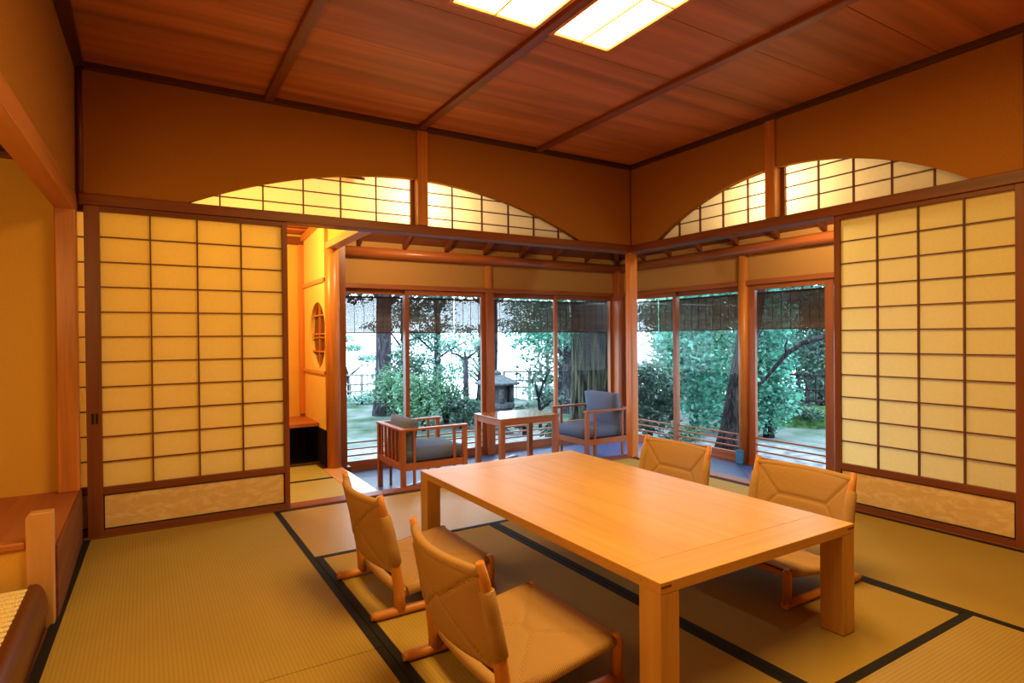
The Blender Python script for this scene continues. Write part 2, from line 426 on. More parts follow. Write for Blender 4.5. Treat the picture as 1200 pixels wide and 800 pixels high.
# outer skins of those walls, above the veranda roof
struct(MB().box(-5.3, 0, .14, .18, 2.14, 2.66).build('wall_back_outer', M['plaster']))
struct(MB().box(.14, .18, -5.3, .18, 2.14, 2.66).build('wall_right_outer', M['plaster']))
struct(MB().box(-5.3, -3.40, .09, .14, 1.742, 2.14).build('wall_back_filler', M['plaster']))
struct(MB().box(-.46, .14, .09, .14, 1.80, 2.14).build('wall_back_filler', M['plaster']))
struct(MB().box(.09, .14, -5.3, -2.5, 1.80, 2.14).build('wall_right_filler', M['plaster']))
struct(MB().box(.09, .14, -.28, .09, 1.80, 2.14).build('wall_right_filler', M['plaster']))
# lintels
struct(MB().box(-3.81, .0, -.012, .11, 1.742, 1.80).build('trim_6', M['red_x'], bevel=.004))
struct(MB().box(-.012, .11, -5.1, .11, 1.738, 1.80).build('trim_7', M['red_y'], bevel=.004))

def transom(n, axis, stops, verts, hz, c, half, rise):
    """paper transom window: sheet and thin bars standing 5 cm behind the plaster arch"""
    Rr = (half*half+rise*rise)/(2*rise)
    def top(t): return 1.80 + math.sqrt(max(0, Rr*Rr-(t-c)**2))-(Rr-rise)+.02
    a0, a1 = stops
    t = bpy.data.objects.new('window_%d' % n, None); C.objects.link(t); t['kind'] = 'structure'
    d0, d1, dp = .05, .066, .068
    def bx(m, u0, u1, v0, v1, e0, e1):
        return m.box(u0, u1, e0, e1, v0, v1) if axis == 'x' else m.box(e0, e1, u0, u1, v0, v1)
    pm = MB(); k = 24
    pts = [a0+(a1-a0)*i/k for i in range(k+1)]
    for p, q in zip(pts, pts[1:]):
        zs = [(p, 1.80), (q, 1.80), (q, top(q)), (p, top(p))]
        pm.quad(*[((u, dp, z) if axis == 'x' else (dp, u, z)) for u, z in zs])
    pm.build('paper', M['transom_paper'], t)
    for v in verts: bx(MB(), v-.0036, v+.0036, 1.80, top(v)-.005, d0, d1).build('upright_bar', M['bar'], t)
    for z in hz:
        us = [a0+(a1-a0)*i/200 for i in range(201) if top(a0+(a1-a0)*i/200) > z]
        if us: bx(MB(), us[0], us[-1], z-.003, z+.003, d0+.002, d1).build('cross_bar', M['bar'], t)
    return t
transom(1, 'x', (-3.317, -1.955), (-3.145, -2.911, -2.676, -2.444, -2.209), (1.868, 1.957, 2.045), -1.93, 1.387, .31)
transom(2, 'x', (-1.865, -.543), (-1.65, -1.409, -1.183, -.953, -.718), (1.868, 1.957, 2.045), -1.93, 1.387, .31)
transom(3, 'y', (-1.298, -.303), (-1.114, -.905, -.694, -.49), (1.818, 1.905, 1.993, 2.08)[1:], -1.375, 1.072, .325)
transom(4, 'y', (-2.447, -1.40), (-1.625, -1.84, -2.053, -2.265), (1.818, 1.905, 1.993, 2.08)[1:], -1.375, 1.072, .325)
# hanging posts between the transom halves
struct(MB().box(-1.943, -1.868, -.02, .1, 1.80, 2.44).build('trim_8', M['post_z'], bevel=.004))
struct(MB().box(-1.968, -1.943, .048, .075, 1.80, 2.13).build('trim_9', M['red_z']))
struct(MB().box(-.02, .1, -1.372, -1.30, 1.80, 2.44).build('trim_10', M['post_z'], bevel=.004))
struct(MB().box(.048, .075, -1.40, -1.372, 1.80, 2.15).build('trim_11', M['red_z']))
struct(MB().tube([(-3.80, -.01, 1.8), (-3.80, -.01, 2.44)], .014, 8).build('trim_12', M['red_z']))
struct(MB().box(-.010, .02, -.010, .02, 1.80, 2.44).build('trim_13', M['red_z']))

# corner post of the room
cp = MB().box(-.012, .060, -.012, .060, -.12, 1.745).build('corner_post', M['post_z'], bevel=.006)
struct(cp)

# right end post and rear walls (behind the camera)
struct(MB().box(.05, .10, -2.80, -2.66, 0, 1.74).build('trim_14', M['dark_z'], bevel=.004))  # set back, dark timber: the shade of the gap is coloured in
struct(MB().box(-.012, .05, -2.70, -2.66, 1.80, 2.44).build('trim_15', M['red_z'], bevel=.004))
struct(MB().box(.02, .09, -5.1, -2.80, 0, 1.74).build('wall_right_near', M['plaster']))
struct(MB().box(-5.2, .1, -5.05, -4.95, -.05, 2.6).build('wall_front', M['plaster']))

# ------------------------------------------------------------------ paper sliding screens
def shoji(name, label, width, left_stile, right_stile, rows=11, cols=4, handle=True, group='paper sliding screens'):
    """local frame: x along the panel, y = 0 on its room face, thickness to +y"""
    t = thing(name, label, 'paper screen', (0,0,0), 0, group)
    H = 1.742; th = .03; a, b = left_stile, width-right_stile
    m = MB(); m.box(0, a, 0, th, .008, H); s1 = m.build('stile', M['red_z'], t, bevel=.002)
    m = MB(); m.box(b, width, 0, th, .008, H); m.build('stile', M['red_z'], t, bevel=.002)
    MB().box(a, b, 0, th, .008, .041).build('bottom_rail', M['red_x'], t, bevel=.002)
    MB().box(a, b, 0, th, .226, .265).build('middle_rail', M['red_x'], t, bevel=.002)
    MB().box(a, b, 0, th, 1.712, H).build('top_rail', M['red_x'], t, bevel=.002)
    MB().box(a, b, .008, .02, .041, .226).build('cloud_pattern_panel', M['karakami'], t)
    m = MB()
    m.box(a, b, .002, .009, .041, .048).box(a, b, .002, .009, .221, .226).box(a, a+.006, .002, .009, .041, .226).box(b-.006, b, .002, .009, .041, .226)
    m.build('panel_edging', M['void'], t)
    MB().quad((a, .019, .265), (b, .019, .265), (b, .019, 1.712), (a, .019, 1.712)).build('paper', M['paper'], t)
    for i in range(1, cols):
        x = a+(b-a)*i/cols
        MB().box(x-.0037, x+.0037, .004, .018, .265, 1.712).build('upright_bar', M['bar'], t)
    for i in range(1, rows):
        z = .265+(1.712-.265)*i/rows
        MB().box(a, b, .006, .018, z-.0033, z+.0033).build('cross_bar', M['bar'], t)
    if handle:
        m = MB()
        for x in (a*.40, a*.66): m.box(x-.006, x+.006, -.0015, .004, .60, .655)
        m.build('finger_pull', M['void'], t)
    return t
s = shoji('shoji_panel', 'large paper sliding screen at left with two dark finger slots in its stile', 1.005, .068, .03)
s.location = (-3.79, .002, 0)
s2 = shoji('shoji_panel', 'second paper sliding screen, only a sliver showing behind the left screen by the alcove post', 1.17, .03, .03, cols=5, handle=False)
s2.location = (-3.975, .048, 0)
s3 = shoji('shoji_panel', 'large paper sliding screen at right, in front of the veranda', .92, .034, .045, handle=False)
s3.location = (.002, -1.75, 0); s3.rotation_euler = (0, 0, -math.pi/2)

# ------------------------------------------------------------------ left alcove (tokonoma)
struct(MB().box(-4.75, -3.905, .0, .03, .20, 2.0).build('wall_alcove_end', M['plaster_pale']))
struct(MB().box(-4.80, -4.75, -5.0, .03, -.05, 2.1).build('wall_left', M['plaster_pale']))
struct(MB().box(-4.75, -3.905, -5.0, .0, 1.96, 1.98).build('ceiling_alcove', M['dark_x']))
struct(MB().box(-4.75, -3.905, -.03, -.0005, 1.93, 1.96).build('trim_16', M['red_x'], bevel=.003))
struct(MB().box(-4.75, -3.82, -1.0, -.0, .235, .272).build('alcove_platform', M['board_y'], bevel=.004))
struct(MB().box(-3.835, -3.812, -1.0, -.0, -.05, .2715).build('platform_front_board', wood('front_board', (.17, .05, .014), 'y', rough=.6, spec=.15), bevel=.003))
struct(MB().box(-4.75, -3.90, -1.035, -1.0, -.05, .285).build('wall_alcove_side', M['plaster_pale']))
struct(MB().box(-4.75, -3.90, -1.048, -.992, .285, .314).build('platform_side_rail', M['beam_x'], bevel=.006))
pp = MB().prism([(-3.900, -.05), (-3.820, -.05), (-3.820, .412), (-3.889, .412), (-3.900, .398)], 'y', -1.052, -1.0).build('short_partition_post', M['cedar_z'], bevel=.003)
struct(pp)
struct(MB().box(-3.907, -3.817, -.065, .028, .272, 1.78).build('alcove_post', M['post_z'], bevel=.008))
# beam over the alcove (turned a degree and a half) and the plaster above it
bmv = MB()
d = Vector((.026, 1, 0)).normalized()
for_x = -3.8165
def bp(y, dx): return for_x+dx+.026*y
def slab(name, y0, y1, x_off0, x_off1, z0, z1, mat, xt=None, bevel=0):
    bm = bmesh.new(); v = []
    for z, fx in ((z0, None), (z1, xt)):
        for y, xo in ((y0, x_off0), (y0, x_off1), (y1, x_off1), (y1, x_off0)):
            v.append(bm.verts.new(((bp(y, xo) if fx is None else fx+xo), y, z)))
    for f in ((3,2,1,0),(4,5,6,7),(0,1,5,4),(1,2,6,5),(2,3,7,6),(3,0,4,7)): bm.faces.new([v[i] for i in f])
    m = MB(); m.bm.free(); m.bm = bm
    return struct(m.build(name, mat, bevel=bevel))
slab('alcove_beam', -5.0, -.002, -.088, 0, 1.70, 1.79, M['beam_y'], bevel=.006)
slab('wall_left_upper', -5.0, -.002, -.06, -.006, 1.79, 2.60, M['plaster'], xt=-3.81)

# low lacquered bench in the near bay
t = thing('low_bench', 'dark brown lacquered low bench with rounded rim and cream corded top, bottom left corner', 'bench', (-4.306, -2.2, -.055))
pr = [(.40, 0), (.468, 0), (.468, .10), (.462, .105), (.462, .15)]
prof = [(.25, 0), (.474, 0), (.474, .05), (.464, .056), (.464, .10), (.471, .104), (.471, .125)]
for i in range(12):
    a = R(90*i/11); prof.append((.435+.036*math.cos(a), .125+.097*math.sin(a)))
prof += [(.42, .222), (.414, .216), (.412, .205), (.25, .205)]
MB().prism(prof, 'y', -1.1, 1.125).build('rounded_rim', M['leather'], t, bevel=.003)
m = MB(); m.box(-.42, .25, -1.1, 1.085, 0, .19); m.build('base', M['leather'], t)
m = MB(); m.box(-.42, .408, -1.08, 1.08, .205, .216); m.build('cloth_top', M['cloth'], t)
m = MB()
n = 54
for i in range(n):
    y = -1.07+2.14*i/(n-1)
    m.box(.34, .421, y-.0125, y+.0125, .213, .224)
o = m.build('cord_loop', M['loop'], t, bevel=.005); o['kind'] = 'stuff'

# ------------------------------------------------------------------ corridor alcove beyond the back wall
struct(MB().box(-4.2, -2.34, .11, 1.30, -.14, -.052).build('floor_corridor', M['dark_x']))
GC = 'fresh green tatami mats of the side corridor'
tatami(-4.1, -2.338, .115, .70, 0, 'x', M['tatami_alcove'], 'fresh green tatami mat just beyond the wooden sill, right of the left screen', GC, .022)
tatami(-4.1, -2.338, .70, 1.262, 0, 'x', M['tatami_alcove'], 'fresh green tatami mat in front of the dark recess under the shelf', GC, .022)
struct(MB().box(-2.345, -2.19, .10, 1.02, -.14, .004).build('trim_17', wood('polished_sill', (.60, .36, .18), 'y', rough=.2, contrast=.2), bevel=.003))
struct(MB().box(-3.6, -2.30, 1.262, 1.295, -.1, .012).build('trim_18', M['dark_x'], bevel=.003))
struct(MB().box(-2.36, -2.12, 1.0, 1.45, -.14, -.002).build('corridor_corner_base', M['dark_y']))
# wall with the oval window: hole cut in a panel in the plane x = -2.30
def oval_wall():
    y0, y1, z0, z1 = 1.06, 1.81, .30, 2.06
    cy, cz, ry, rz = 1.305, 1.062, .262, .278
    n = 48; bm = bmesh.new()
    def hole(a):
        z = max(cz+rz*math.sin(a), .79); return (cy+ry*math.cos(a), z)
    def outer(a):
        c, s = math.cos(a), math.sin(a)
        k = 1e9
        if c > 1e-9: k = min(k, (y1-cy)/c)
        if c < -1e-9: k = min(k, (y0-cy)/c)
        if s > 1e-9: k = min(k, (z1-cz)/s)
        if s < -1e-9: k = min(k, (z0-cz)/s)
        return (cy+c*k, cz+s*k)
    angs = sorted(set([2*math.pi*i/n for i in range(n)] + [math.atan2(z-cz, y-cy) % (2*math.pi) for y in (y0, y1) for z in (z0, z1)]))
    for x, th in ((-2.30, .06),):
        ring = []
        for a in angs:
            h = hole(a); o = outer(a)
            ring.append([bm.verts.new((x, *h)), bm.verts.new((x, *o)), bm.verts.new((x+th, *o)), bm.verts.new((x+th, *h))])
        k = len(ring)
        for i in range(k):
            p, q = ring[i], ring[(i+1) % k]
            for j in range(4): bm.faces.new((p[j], p[(j+1) % 4], q[(j+1) % 4], q[j]))
    m = MB(); m.bm.free(); m.bm = bm
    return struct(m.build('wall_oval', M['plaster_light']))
oval_wall()
t = bpy.data.objects.new('window_5', None); C.objects.link(t); t['kind'] = 'structure'
ov = [(1.305+.262*math.cos(2*math.pi*i/40), max(1.062+.278*math.sin(2*math.pi*i/40), .79)) for i in range(40)]
MB().prism(ov, 'x', -2.262, -2.25).build('backing', wood('oval_backing', (.15, .04, .012), 'z'), t)
MB().box(-2.285, -2.27, 1.297, 1.313, .79, 1.34).build('upright_bar', M['post_z'], t)
for z in (.93, 1.045, 1.075, 1.23): MB().box(-2.287, -2.27, 1.06, 1.55, z-.006, z+.006).build('cross_bar', M['post_y'], t)
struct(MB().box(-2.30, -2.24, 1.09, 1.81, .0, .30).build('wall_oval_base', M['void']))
struct(MB().box(-2.315, -2.29, 1.06, 1.81, 1.49, 1.525).build('trim_19', M['cedar_y'], bevel=.003))
struct(MB().box(-2.315, -2.29, 1.06, 1.81, .745, .775).build('trim_20', M['cedar_y'], bevel=.003))
struct(MB().box(-3.7, -2.30, 1.81, 1.85, .0, 2.2).build('wall_alcove_back', M['plaster_pale']))
struct(MB().box(-2.345, -2.30, 1.775, 1.81, .36, 1.95).build('trim_21', M['post_z'], bevel=.003))
struct(MB().box(-3.6, -2.286, 1.28, 1.81, .308, .338).build('alcove_shelf', M['board_x'], bevel=.004))
struct(MB().box(-3.6, -2.31, 1.78, 1.80, .0, .308).build('recess_back', M['void']))  # black in place of the shade under the shelf, floor below likewise
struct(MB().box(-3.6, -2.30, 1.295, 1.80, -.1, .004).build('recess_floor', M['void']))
struct(MB().box(-3.75, -3.70, 1.20, 1.85, -.05, 2.2).build('wall_alcove_left', M['plaster']))
struct(MB().box(-4.2, -4.15, .1, 1.25, -.05, 2.2).build('wall_corridor_end', M['plaster']))
struct(MB().box(-4.2, -3.70, 1.24, 1.28, -.05, 2.2).build('wall_corridor_side', M['plaster']))
# its boarded ceiling
m = MB()
for i in range(6):
    y1 = 1.86-.3*i; m.box(-4.2, -2.28, y1-.295, y1, 1.975+.02*i, 1.99+.02*i)
struct(m.build('ceiling_corridor', M['board_x'], bevel=.002))
struct(MB().box(-4.2, -2.28, 1.77, 1.82, 1.88, 1.95).build('trim_22', M['red_x'], bevel=.003))
struct(MB().bar((-2.315, .1, 2.06), (-2.315, 1.81, 1.93), .03, .05).build('trim_23', M['post_y'], bevel=.003))
struct(MB().box(-4.25, -2.2, .1, 1.9, 2.2, 2.25).build('ceiling_corridor_upper', M['dark_x']))
# round corner post and beam along the sill
struct(MB().tube([(-2.245, 1.03, -.12), (-2.245, 1.03, 1.2), (-2.245, 1.03, 2.1)], [.056, .055, .053], 24).build('round_post', M['post_z']))
struct(MB().box(-2.30, -2.205, .108, 1.02, 1.748, 1.80).build('trim_24', M['cedar_y'], bevel=.004))
struct(MB().box(-2.285, -2.215, .5, 1.3, 1.80, 2.3).build('wall_corridor_upper', M['plaster_pale']))
struct(MB().box(-2.24, -2.13, 1.06, 1.36, -.12, 1.80).build('wall_corridor_stub', M['red_z']))

# ------------------------------------------------------------------ slate veranda, window walls
WY, WX = 1.35, 1.05
F = -.12
m = MB()
m.box(-2.20, WX+.12, .10, WY+.12, F-.05, F); m.box(.10, WX+.12, -4.2, .10, F-.05, F)
struct(m.build('floor_veranda', M['slate']))
# long slot with pale edge in the veranda floor
t = thing('floor_vent', 'narrow floor grille with pale edge beneath the left armchair', 'floor vent', (-1.98, .52, F))
MB().bar((0, 0, .004), (1.5, .62, .004), .028, .008).build('pale_edge', M['metal'], t)
MB().bar((.02, -.03, .002), (1.52, .59, .002), .03, .004).build('slot', M['void'], t)

def window_sash(n, axis, u0, u1, d, z0=-.045, z1=1.473, wst=.04):
    t = bpy.data.objects.new('window_%d' % n, None); C.objects.link(t); t['kind'] = 'structure'
    def bx(a0, a1, v0, v1, e0=0, e1=.032):
        m = MB()
        return m.box(a0, a1, d+e0, d+e1, v0, v1) if axis == 'x' else m.box(d+e0, d+e1, a0, a1, v0, v1)
    bx(u0, u0+wst, F+.012, z1).build('stile', M['sash_z'], t, bevel=.002)
    bx(u1-wst, u1, F+.012, z1).build('stile', M['sash_z'], t, bevel=.002)
    bx(u0+wst, u1-wst, z1-.045, z1).build('top_rail', M['sash_'+axis], t, bevel=.002)
    bx(u0+wst, u1-wst, F+.012, z0+.006).build('bottom_rail', M['sash_'+axis], t, bevel=.002)
    for z in (.008, .065, .122): bx(u0+wst, u1-wst, z-.006, z+.006, .006, .024).build('low_bar', M['sash_'+axis], t)
    g = [(u0+wst, z0), (u1-wst, z0), (u1-wst, z1-.045), (u0+wst, z1-.045)]
    MB().quad(*[((u, d+.016, z) if axis == 'x' else (d+.016, u, z)) for u, z in g]).build('glass', M['glass'], t)
    return t
window_sash(6, 'x', -2.13, -1.465, WY+.034)
window_sash(7, 'x', -1.506, -.675, WY)
window_sash(8, 'x', -.588, .23, WY+.034)
window_sash(9, 'x', .165, .975, WY)
window_sash(10, 'y', .485, 1.24, WX)
window_sash(11, 'y', -.275, .535, WX+.034)
window_sash(12, 'y', -1.14, -.365, WX, wst=.07)
window_sash(13, 'y', -1.94, -1.10, WX+.034)
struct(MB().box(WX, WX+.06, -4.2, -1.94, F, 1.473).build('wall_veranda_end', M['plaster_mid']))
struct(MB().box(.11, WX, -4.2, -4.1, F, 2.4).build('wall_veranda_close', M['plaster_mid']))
# tracks, headers, plaster bands, logs
struct(MB().box(-2.13, WX+.06, WY-.01, WY+.08, F, F+.014).build('trim_25', M['sash_x']))
struct(MB().box(WX-.01, WX+.08, -4.2, WY+.05, F, F+.014).build('trim_26', M['sash_y']))
struct(MB().box(-2.13, WX, WY-.022, WY+.08, 1.473, 1.515).build('trim_27', M['sash_x'], bevel=.003))
struct(MB().box(WX-.022, WX+.08, -4.2, WY+.05, 1.473, 1.515).build('trim_28', M['sash_y'], bevel=.003))
struct(MB().box(-2.13, WX, WY, WY+.05, 1.515, 1.93).build('wall_veranda_back', M['plaster_mid']))
struct(MB().box(WX, WX+.05, -4.2, WY+.05, 1.515, 1.93).build('wall_veranda_right', M['plaster_mid']))
struct(MB().tube([(-2.12, WY-.04, 1.785), (-.5, WY-.04, 1.787), (WX+.04, WY-.04, 1.785)], .047, 20).build('log_beam_back', M['log_x']))
struct(MB().tube([(WX-.04, -4.2, 1.785), (WX-.04, -1, 1.787), (WX-.04, WY+.04, 1.785)], .047, 20).build('log_beam_right', M['log_y']))
struct(MB().box(-.675, -.588, WY-.035, WY+.075, F, 1.473).build('window_post', M['sash_z'], bevel=.004))
struct(MB().box(-.668, -.602, WY-.02, WY+.02, 1.515, 1.745).build('window_post', M['post_z'], bevel=.003))
struct(MB().box(.97, WX+.09, WY-.10, WY+.09, F, 1.76).build('window_post', M['sash_z'], bevel=.004))
struct(MB().tube([(WX-.0, -.32, F), (WX-.0, -.32, 1.75)], .045, 20).build('window_post', M['post_z']))
# sloped boarded veranda ceiling with rafters
SL = -.65; Z0 = 1.875; Y0 = 1.3
def zr(dist): return Z0+SL*(dist-Y0)        # underside of the boards, by distance from the room wall line (back side)
def zrx(dist): return Z0+SL*(dist-(Y0-.3))
m = MB()
pts = [.02, .3, .6, .9, 1.2, 1.5, 1.74]
for a, b in zip(pts, pts[1:]):
    v = [(-2.22, a, zr(a)+.045), (WX+.9-(1.74-a)*.0, a, zr(a)+.045), (WX+.9, b, zr(b)+.045), (-2.22, b, zr(b)+.045)]
    v = [(-2.22, a, zr(a)+.045), (a-.3, a, zr(a)+.045), (b-.3, b, zr(b)+.045), (-2.22, b, zr(b)+.045)]
    m.quad(*v); m.quad(*[(p[0], p[1], p[2]+.03) for p in v[::-1]])
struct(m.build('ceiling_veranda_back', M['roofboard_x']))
m = MB()
for a, b in zip(pts, pts[1:]):
    v = [(a-.3, -4.3, zr(a)+.045), (a-.3, a, zr(a)+.045), (b-.3, b, zr(b)+.045), (b-.3, -4.3, zr(b)+.045)]
    m.quad(*v); m.quad(*[(p[0], p[1], p[2]+.03) for p in v[::-1]])
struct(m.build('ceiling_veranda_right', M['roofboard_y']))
for x in (-1.93, -1.508, -1.09, -.672, -.254, .163, .59):
    y0 = max(.2, x+.34)
    struct(MB().bar((x, y0, zr(y0)+.02), (x, 1.72, zr(1.72)+.02), .034, .048).build('rafter', M['red_y'], bevel=.003))
for y in (-2.75, -2.33, -1.91, -1.49, -1.078, -.669, -.259, .16, .55, .92):
    x0 = max(.16, y-.25)
    struct(MB().bar((x0, y, zr(x0+.3)+.02), (1.42, y, zr(1.72)+.02), .034, .048).build('rafter', M['red_x'], bevel=.003))
struct(MB().bar((-.1, .2, zr(.2)+.01), (1.44, 1.74, zr(1.74)+.01), .05, .06).build('rafter', M['red_y'], bevel=.003))
for i in (.55, .85, 1.12):      # thin cross laths under the boards
    struct(MB().bar((-2.2, i, zr(i)+.037), (i-.3, i, zr(i)+.037), .022, .015).build('lath', M['red_x']))
    struct(MB().bar((i-.3, -4.2, zr(i)+.037), (i-.3, i, zr(i)+.037), .022, .015).build('lath', M['red_y']))
# outer gables of the corridor so no sky shows
struct(MB().box(-2.235, -2.2, 1.3, 1.85, 1.5, 2.3).build('wall_corridor_outer', M['plaster']))

# blue felt pad at the foot of the round window post
tag(MB().box(WX-.063, WX-.045, -.35, -.27, F, .005).build('felt_pad', M['blue'], bevel=.006), 'small blue felt pad at the foot of the round window post', 'felt pad')

# ------------------------------------------------------------------ low table
TZ = .375
t = thing('low_table', 'large low oak table with four square legs in the middle of the tatami room', 'table', (-1.905, -1.84, .0015))
hx, hy = .465, .81
MB().box(-hx, hx, -hy+.13, hy-.13, TZ-.032, TZ).build('tabletop', M['table_y'], t, bevel=.0015)
for y in (-hy, hy-.13): MB().box(-hx, hx, y, y+.13, TZ-.032, TZ).build('end_board', M['table_x'], t, bevel=.002)
for sx in (-1, 1):
    for sy in (-1, 1):
        x0, x1 = sorted((sx*hx, sx*(hx-.07))); y0, y1 = sorted((sy*hy, sy*(hy-.083)))
        MB().box(x0, x1, y0, y1, 0, TZ-.032).build('leg', M['table_z'], t, bevel=.003)
        m = MB(); ya, yb = (y0-.0006, y0+.012) if sy < 0 else (y1-.012, y1+.0006)
        xi = sorted((sx*(hx-.002), sx*(hx-.04)))
        m.box(xi[0], xi[1], ya, yb, TZ-.016, TZ-.010).build('joint_key', M['red_x'], t)

# ------------------------------------------------------------------ low woven chairs
HW = .225
def env_panel(P, N, thick, nu=64, nv=32, e=.42, e2=None):
    """envelope-woven cord panel. P(u,v) gives a point for u,v in [-1,1], N its normal. Both faces, with seams running from the corners"""
    bm = bmesh.new(); uvl = bm.loops.layers.uv.new('UVMap')
    def dist(u, v):   # v half 1; the side triangles reach u = +-(1-e)
        return u, v
    def region(u, v):
        return abs(u) > (1-e*(1-abs(v)))   # side triangle
    for sgn in (1, -1):
        if sgn < 0 and e2: e = e2
        grid = {}
        for i in range(nu+1):
            for j in range(nv+1):
                u = -1+2*i/nu; v = -1+2*j/nv
                # depth of groove near seams
                s1 = abs(abs(u)-(1-e*(1-abs(v))))
                s2 = abs(v)*.8 if abs(u) < 1-e else 1
                g = min(s1*1.6, s2)
                k = 1-math.exp(-(g/(.04 if sgn > 0 else .03))**2)
                edge = 1-max(abs(u), abs(v))**10
                off = thick*((.45 if sgn > 0 else -.1)+(.55 if sgn > 0 else 1.1)*k)*(.45+.55*max(0, edge))
                grid[i, j] = (bm.verts.new(P(u, v)+N(u, v)*off*sgn), u, v)
        for i in range(nu):
            for j in range(nv):
                q = [grid[i, j], grid[i+1, j], grid[i+1, j+1], grid[i, j+1]]
                f = bm.faces.new([a[0] for a in q]); f.smooth = True
                uc = sum(a[1] for a in q)/4; vc = sum(a[2] for a in q)/4
                side = region(uc, vc)
                for l, a in zip(f.loops, q):
                    # stripes run along the cord: vary with v in side triangles, with u elsewhere
                    l[uvl].uv = (a[1], (a[2]*.125 if side else a[1]*.225))
    return bm

def back_x(z):
    return -.135 - .075*(max(0, z-.03)/.43)**1.5
def seat_z(x):
    return .088+(x+.10)/(.25+.10)*.05
def make_chair():
    t = thing('woven_chair', '', 'chair')
    for s in (-1, 1):
        y = s*HW
        MB().tube([(-.245, y, .016), (-.23, y, .017), (.0, y, .017), (.265, y, .017)], [.012, .0165, .0165, .0165], 12).build('runner', M['chair_x'], t)
        pts = [(back_x(z), y, z) for z in (.02, .08, .16, .24, .32, .40, .455)]
        MB().tube(pts, [.021, .021, .020, .018, .0165, .015, .012], 12).build('back_post', M['chair_z'], t)
        MB().tube([(.25, y, .02), (.25, y, .10), (.25, y, .135), (.25, y, .150)], [.0165, .0175, .0165, .009], 12).build('front_leg', M['chair_z'], t)
    # bowed top rail carrying the cord, lower back rail, rear seat rail
    rail = lambda z, bow, n=10: [(back_x(z)-bow*(1-(2*i/n-1)**2), -HW+2*HW*i/n, z) for i in range(n+1)]
    MB().tube(rail(.425, .045), .0145, 12).build('top_rail', M['cord_rail'], t)
    MB().tube(rail(.165, .03), .012, 10).build('lower_back_rail', M['chair_y'], t)
    MB().tube([(-.115, -HW, .075)]+[(-.115-.012*(1-(i/4)**2), HW*i/4*.94, .075) for i in range(-4, 5)]+[(-.115, HW, .075)], [.013]+[.019]*9+[.013], 12).build('rear_seat_rail', M['cord_rail'], t)
    MB().tube([(.25, -HW, .128), (.25, HW, .128)], .012, 10).build('front_seat_rail', M['chair_y'], t)
    # woven back
    def Pb(u, v):
        z = .295+.133*v
        return Vector((back_x(z)-.043*(1-u*u), HW*u, z))
    bm = env_panel(Pb, lambda u, v: Vector((1, 0, .3)).normalized(), .0165, e=.5, e2=.96)
    m = MB(); m.bm.free(); m.bm = bm
    bk = m.build('woven_back', M['cord'], t)
    for s in (-1, 1):
        zz = [.19, .195, .26, .32, .375, .38]
        MB().tube([(back_x(z), s*HW, z) for z in zz], [.018, .0245, .0235, .0222, .021, .015], 14).build('cord_wrapping', M['cord_wrap'], bk)
    # woven seat: u runs across, v from rear to front
    def Ps(u, v):
        x = -.105+(.25+.105)*(v+1)/2
        return Vector((x, (HW+.004)*u, seat_z(x)-.012*(1-u*u)*(1-v*v)))
    bm = env_panel(Ps, lambda u, v: Vector((0, 0, 1)), .017, e=.9)
    m = MB(); m.bm.free(); m.bm = bm
    st = m.build('woven_seat', M['cord'], t)
    for s in (-1, 1):
        MB().tube([(x, s*(HW+.002), seat_z(x)-.004) for x in (-.105, 0, .1, .2, .235)], .0165, 12).build('side_roll', M['cord_wrap_x'], st)
    return t
M['cord_wrap_x'] = ribs('side_cord', CORD, sc(CORD, .6), .006, coord='Object', comp=0, rough=.75, spec=.2, bump=.5)
ch = make_chair()
GR = 'low woven chairs around the table'
spots = [(-2.592, -2.217, 0, 'low woven cord chair nearest the camera, on the left side of the table'),
         (-2.592, -1.452, 0, 'farther low woven cord chair on the left side of the table'),
         (-1.232, -2.197, math.pi, 'low woven cord chair at right of table, behind the near right table leg'),
         (-1.232, -1.452, math.pi, 'farthest low woven cord chair, only its back showing above the table, right side')]
for i, (x, y, a, lb) in enumerate(spots):
    o = ch if i == 0 else copy_tree(ch)
    o.location = (x, y, .0015); o.rotation_euler = (0, 0, a); tag(o, lb, 'chair', GR)

# ------------------------------------------------------------------ veranda armchairs and side table
def cushion(x0, x1, y0, y1, z0, z1, name, par, puff=.012):
    bm = bmesh.new(); n = 10
    for top in (1, -1):
        g = {}
        for i in range(n+1):
            for j in range(n+1):
                u = -1+2*i/n; v = -1+2*j/n
                k = (1-u**8)*(1-v**8)
                x = (x0+x1)/2+(x1-x0)/2*u; y = (y0+y1)/2+(y1-y0)/2*v
                z = (z1 if top > 0 else z0)-top*(1-k)*.012+top*puff*(1-u*u)*(1-v*v)
                g[i, j] = bm.verts.new((x, y, z))
        for i in range(n):
            for j in range(n): bm.faces.new((g[i, j], g[i+1, j], g[i+1, j+1], g[i, j+1]))
        edge = [g[i, 0] for i in range(n)]+[g[n, j] for j in range(n)]+[g[n-i, n] for i in range(n)]+[g[0, n-j] for j in range(n)]
        if top > 0: e1 = edge
        else: e2 = edge
    for k in range(len(e1)): bm.faces.new((e1[k], e1[(k+1) % len(e1)], e2[(k+1) % len(e1)], e2[k]))
    m = MB(); m.bm.free(); m.bm = bm
    return m.build(name, M['cushion'], par, smooth=True)
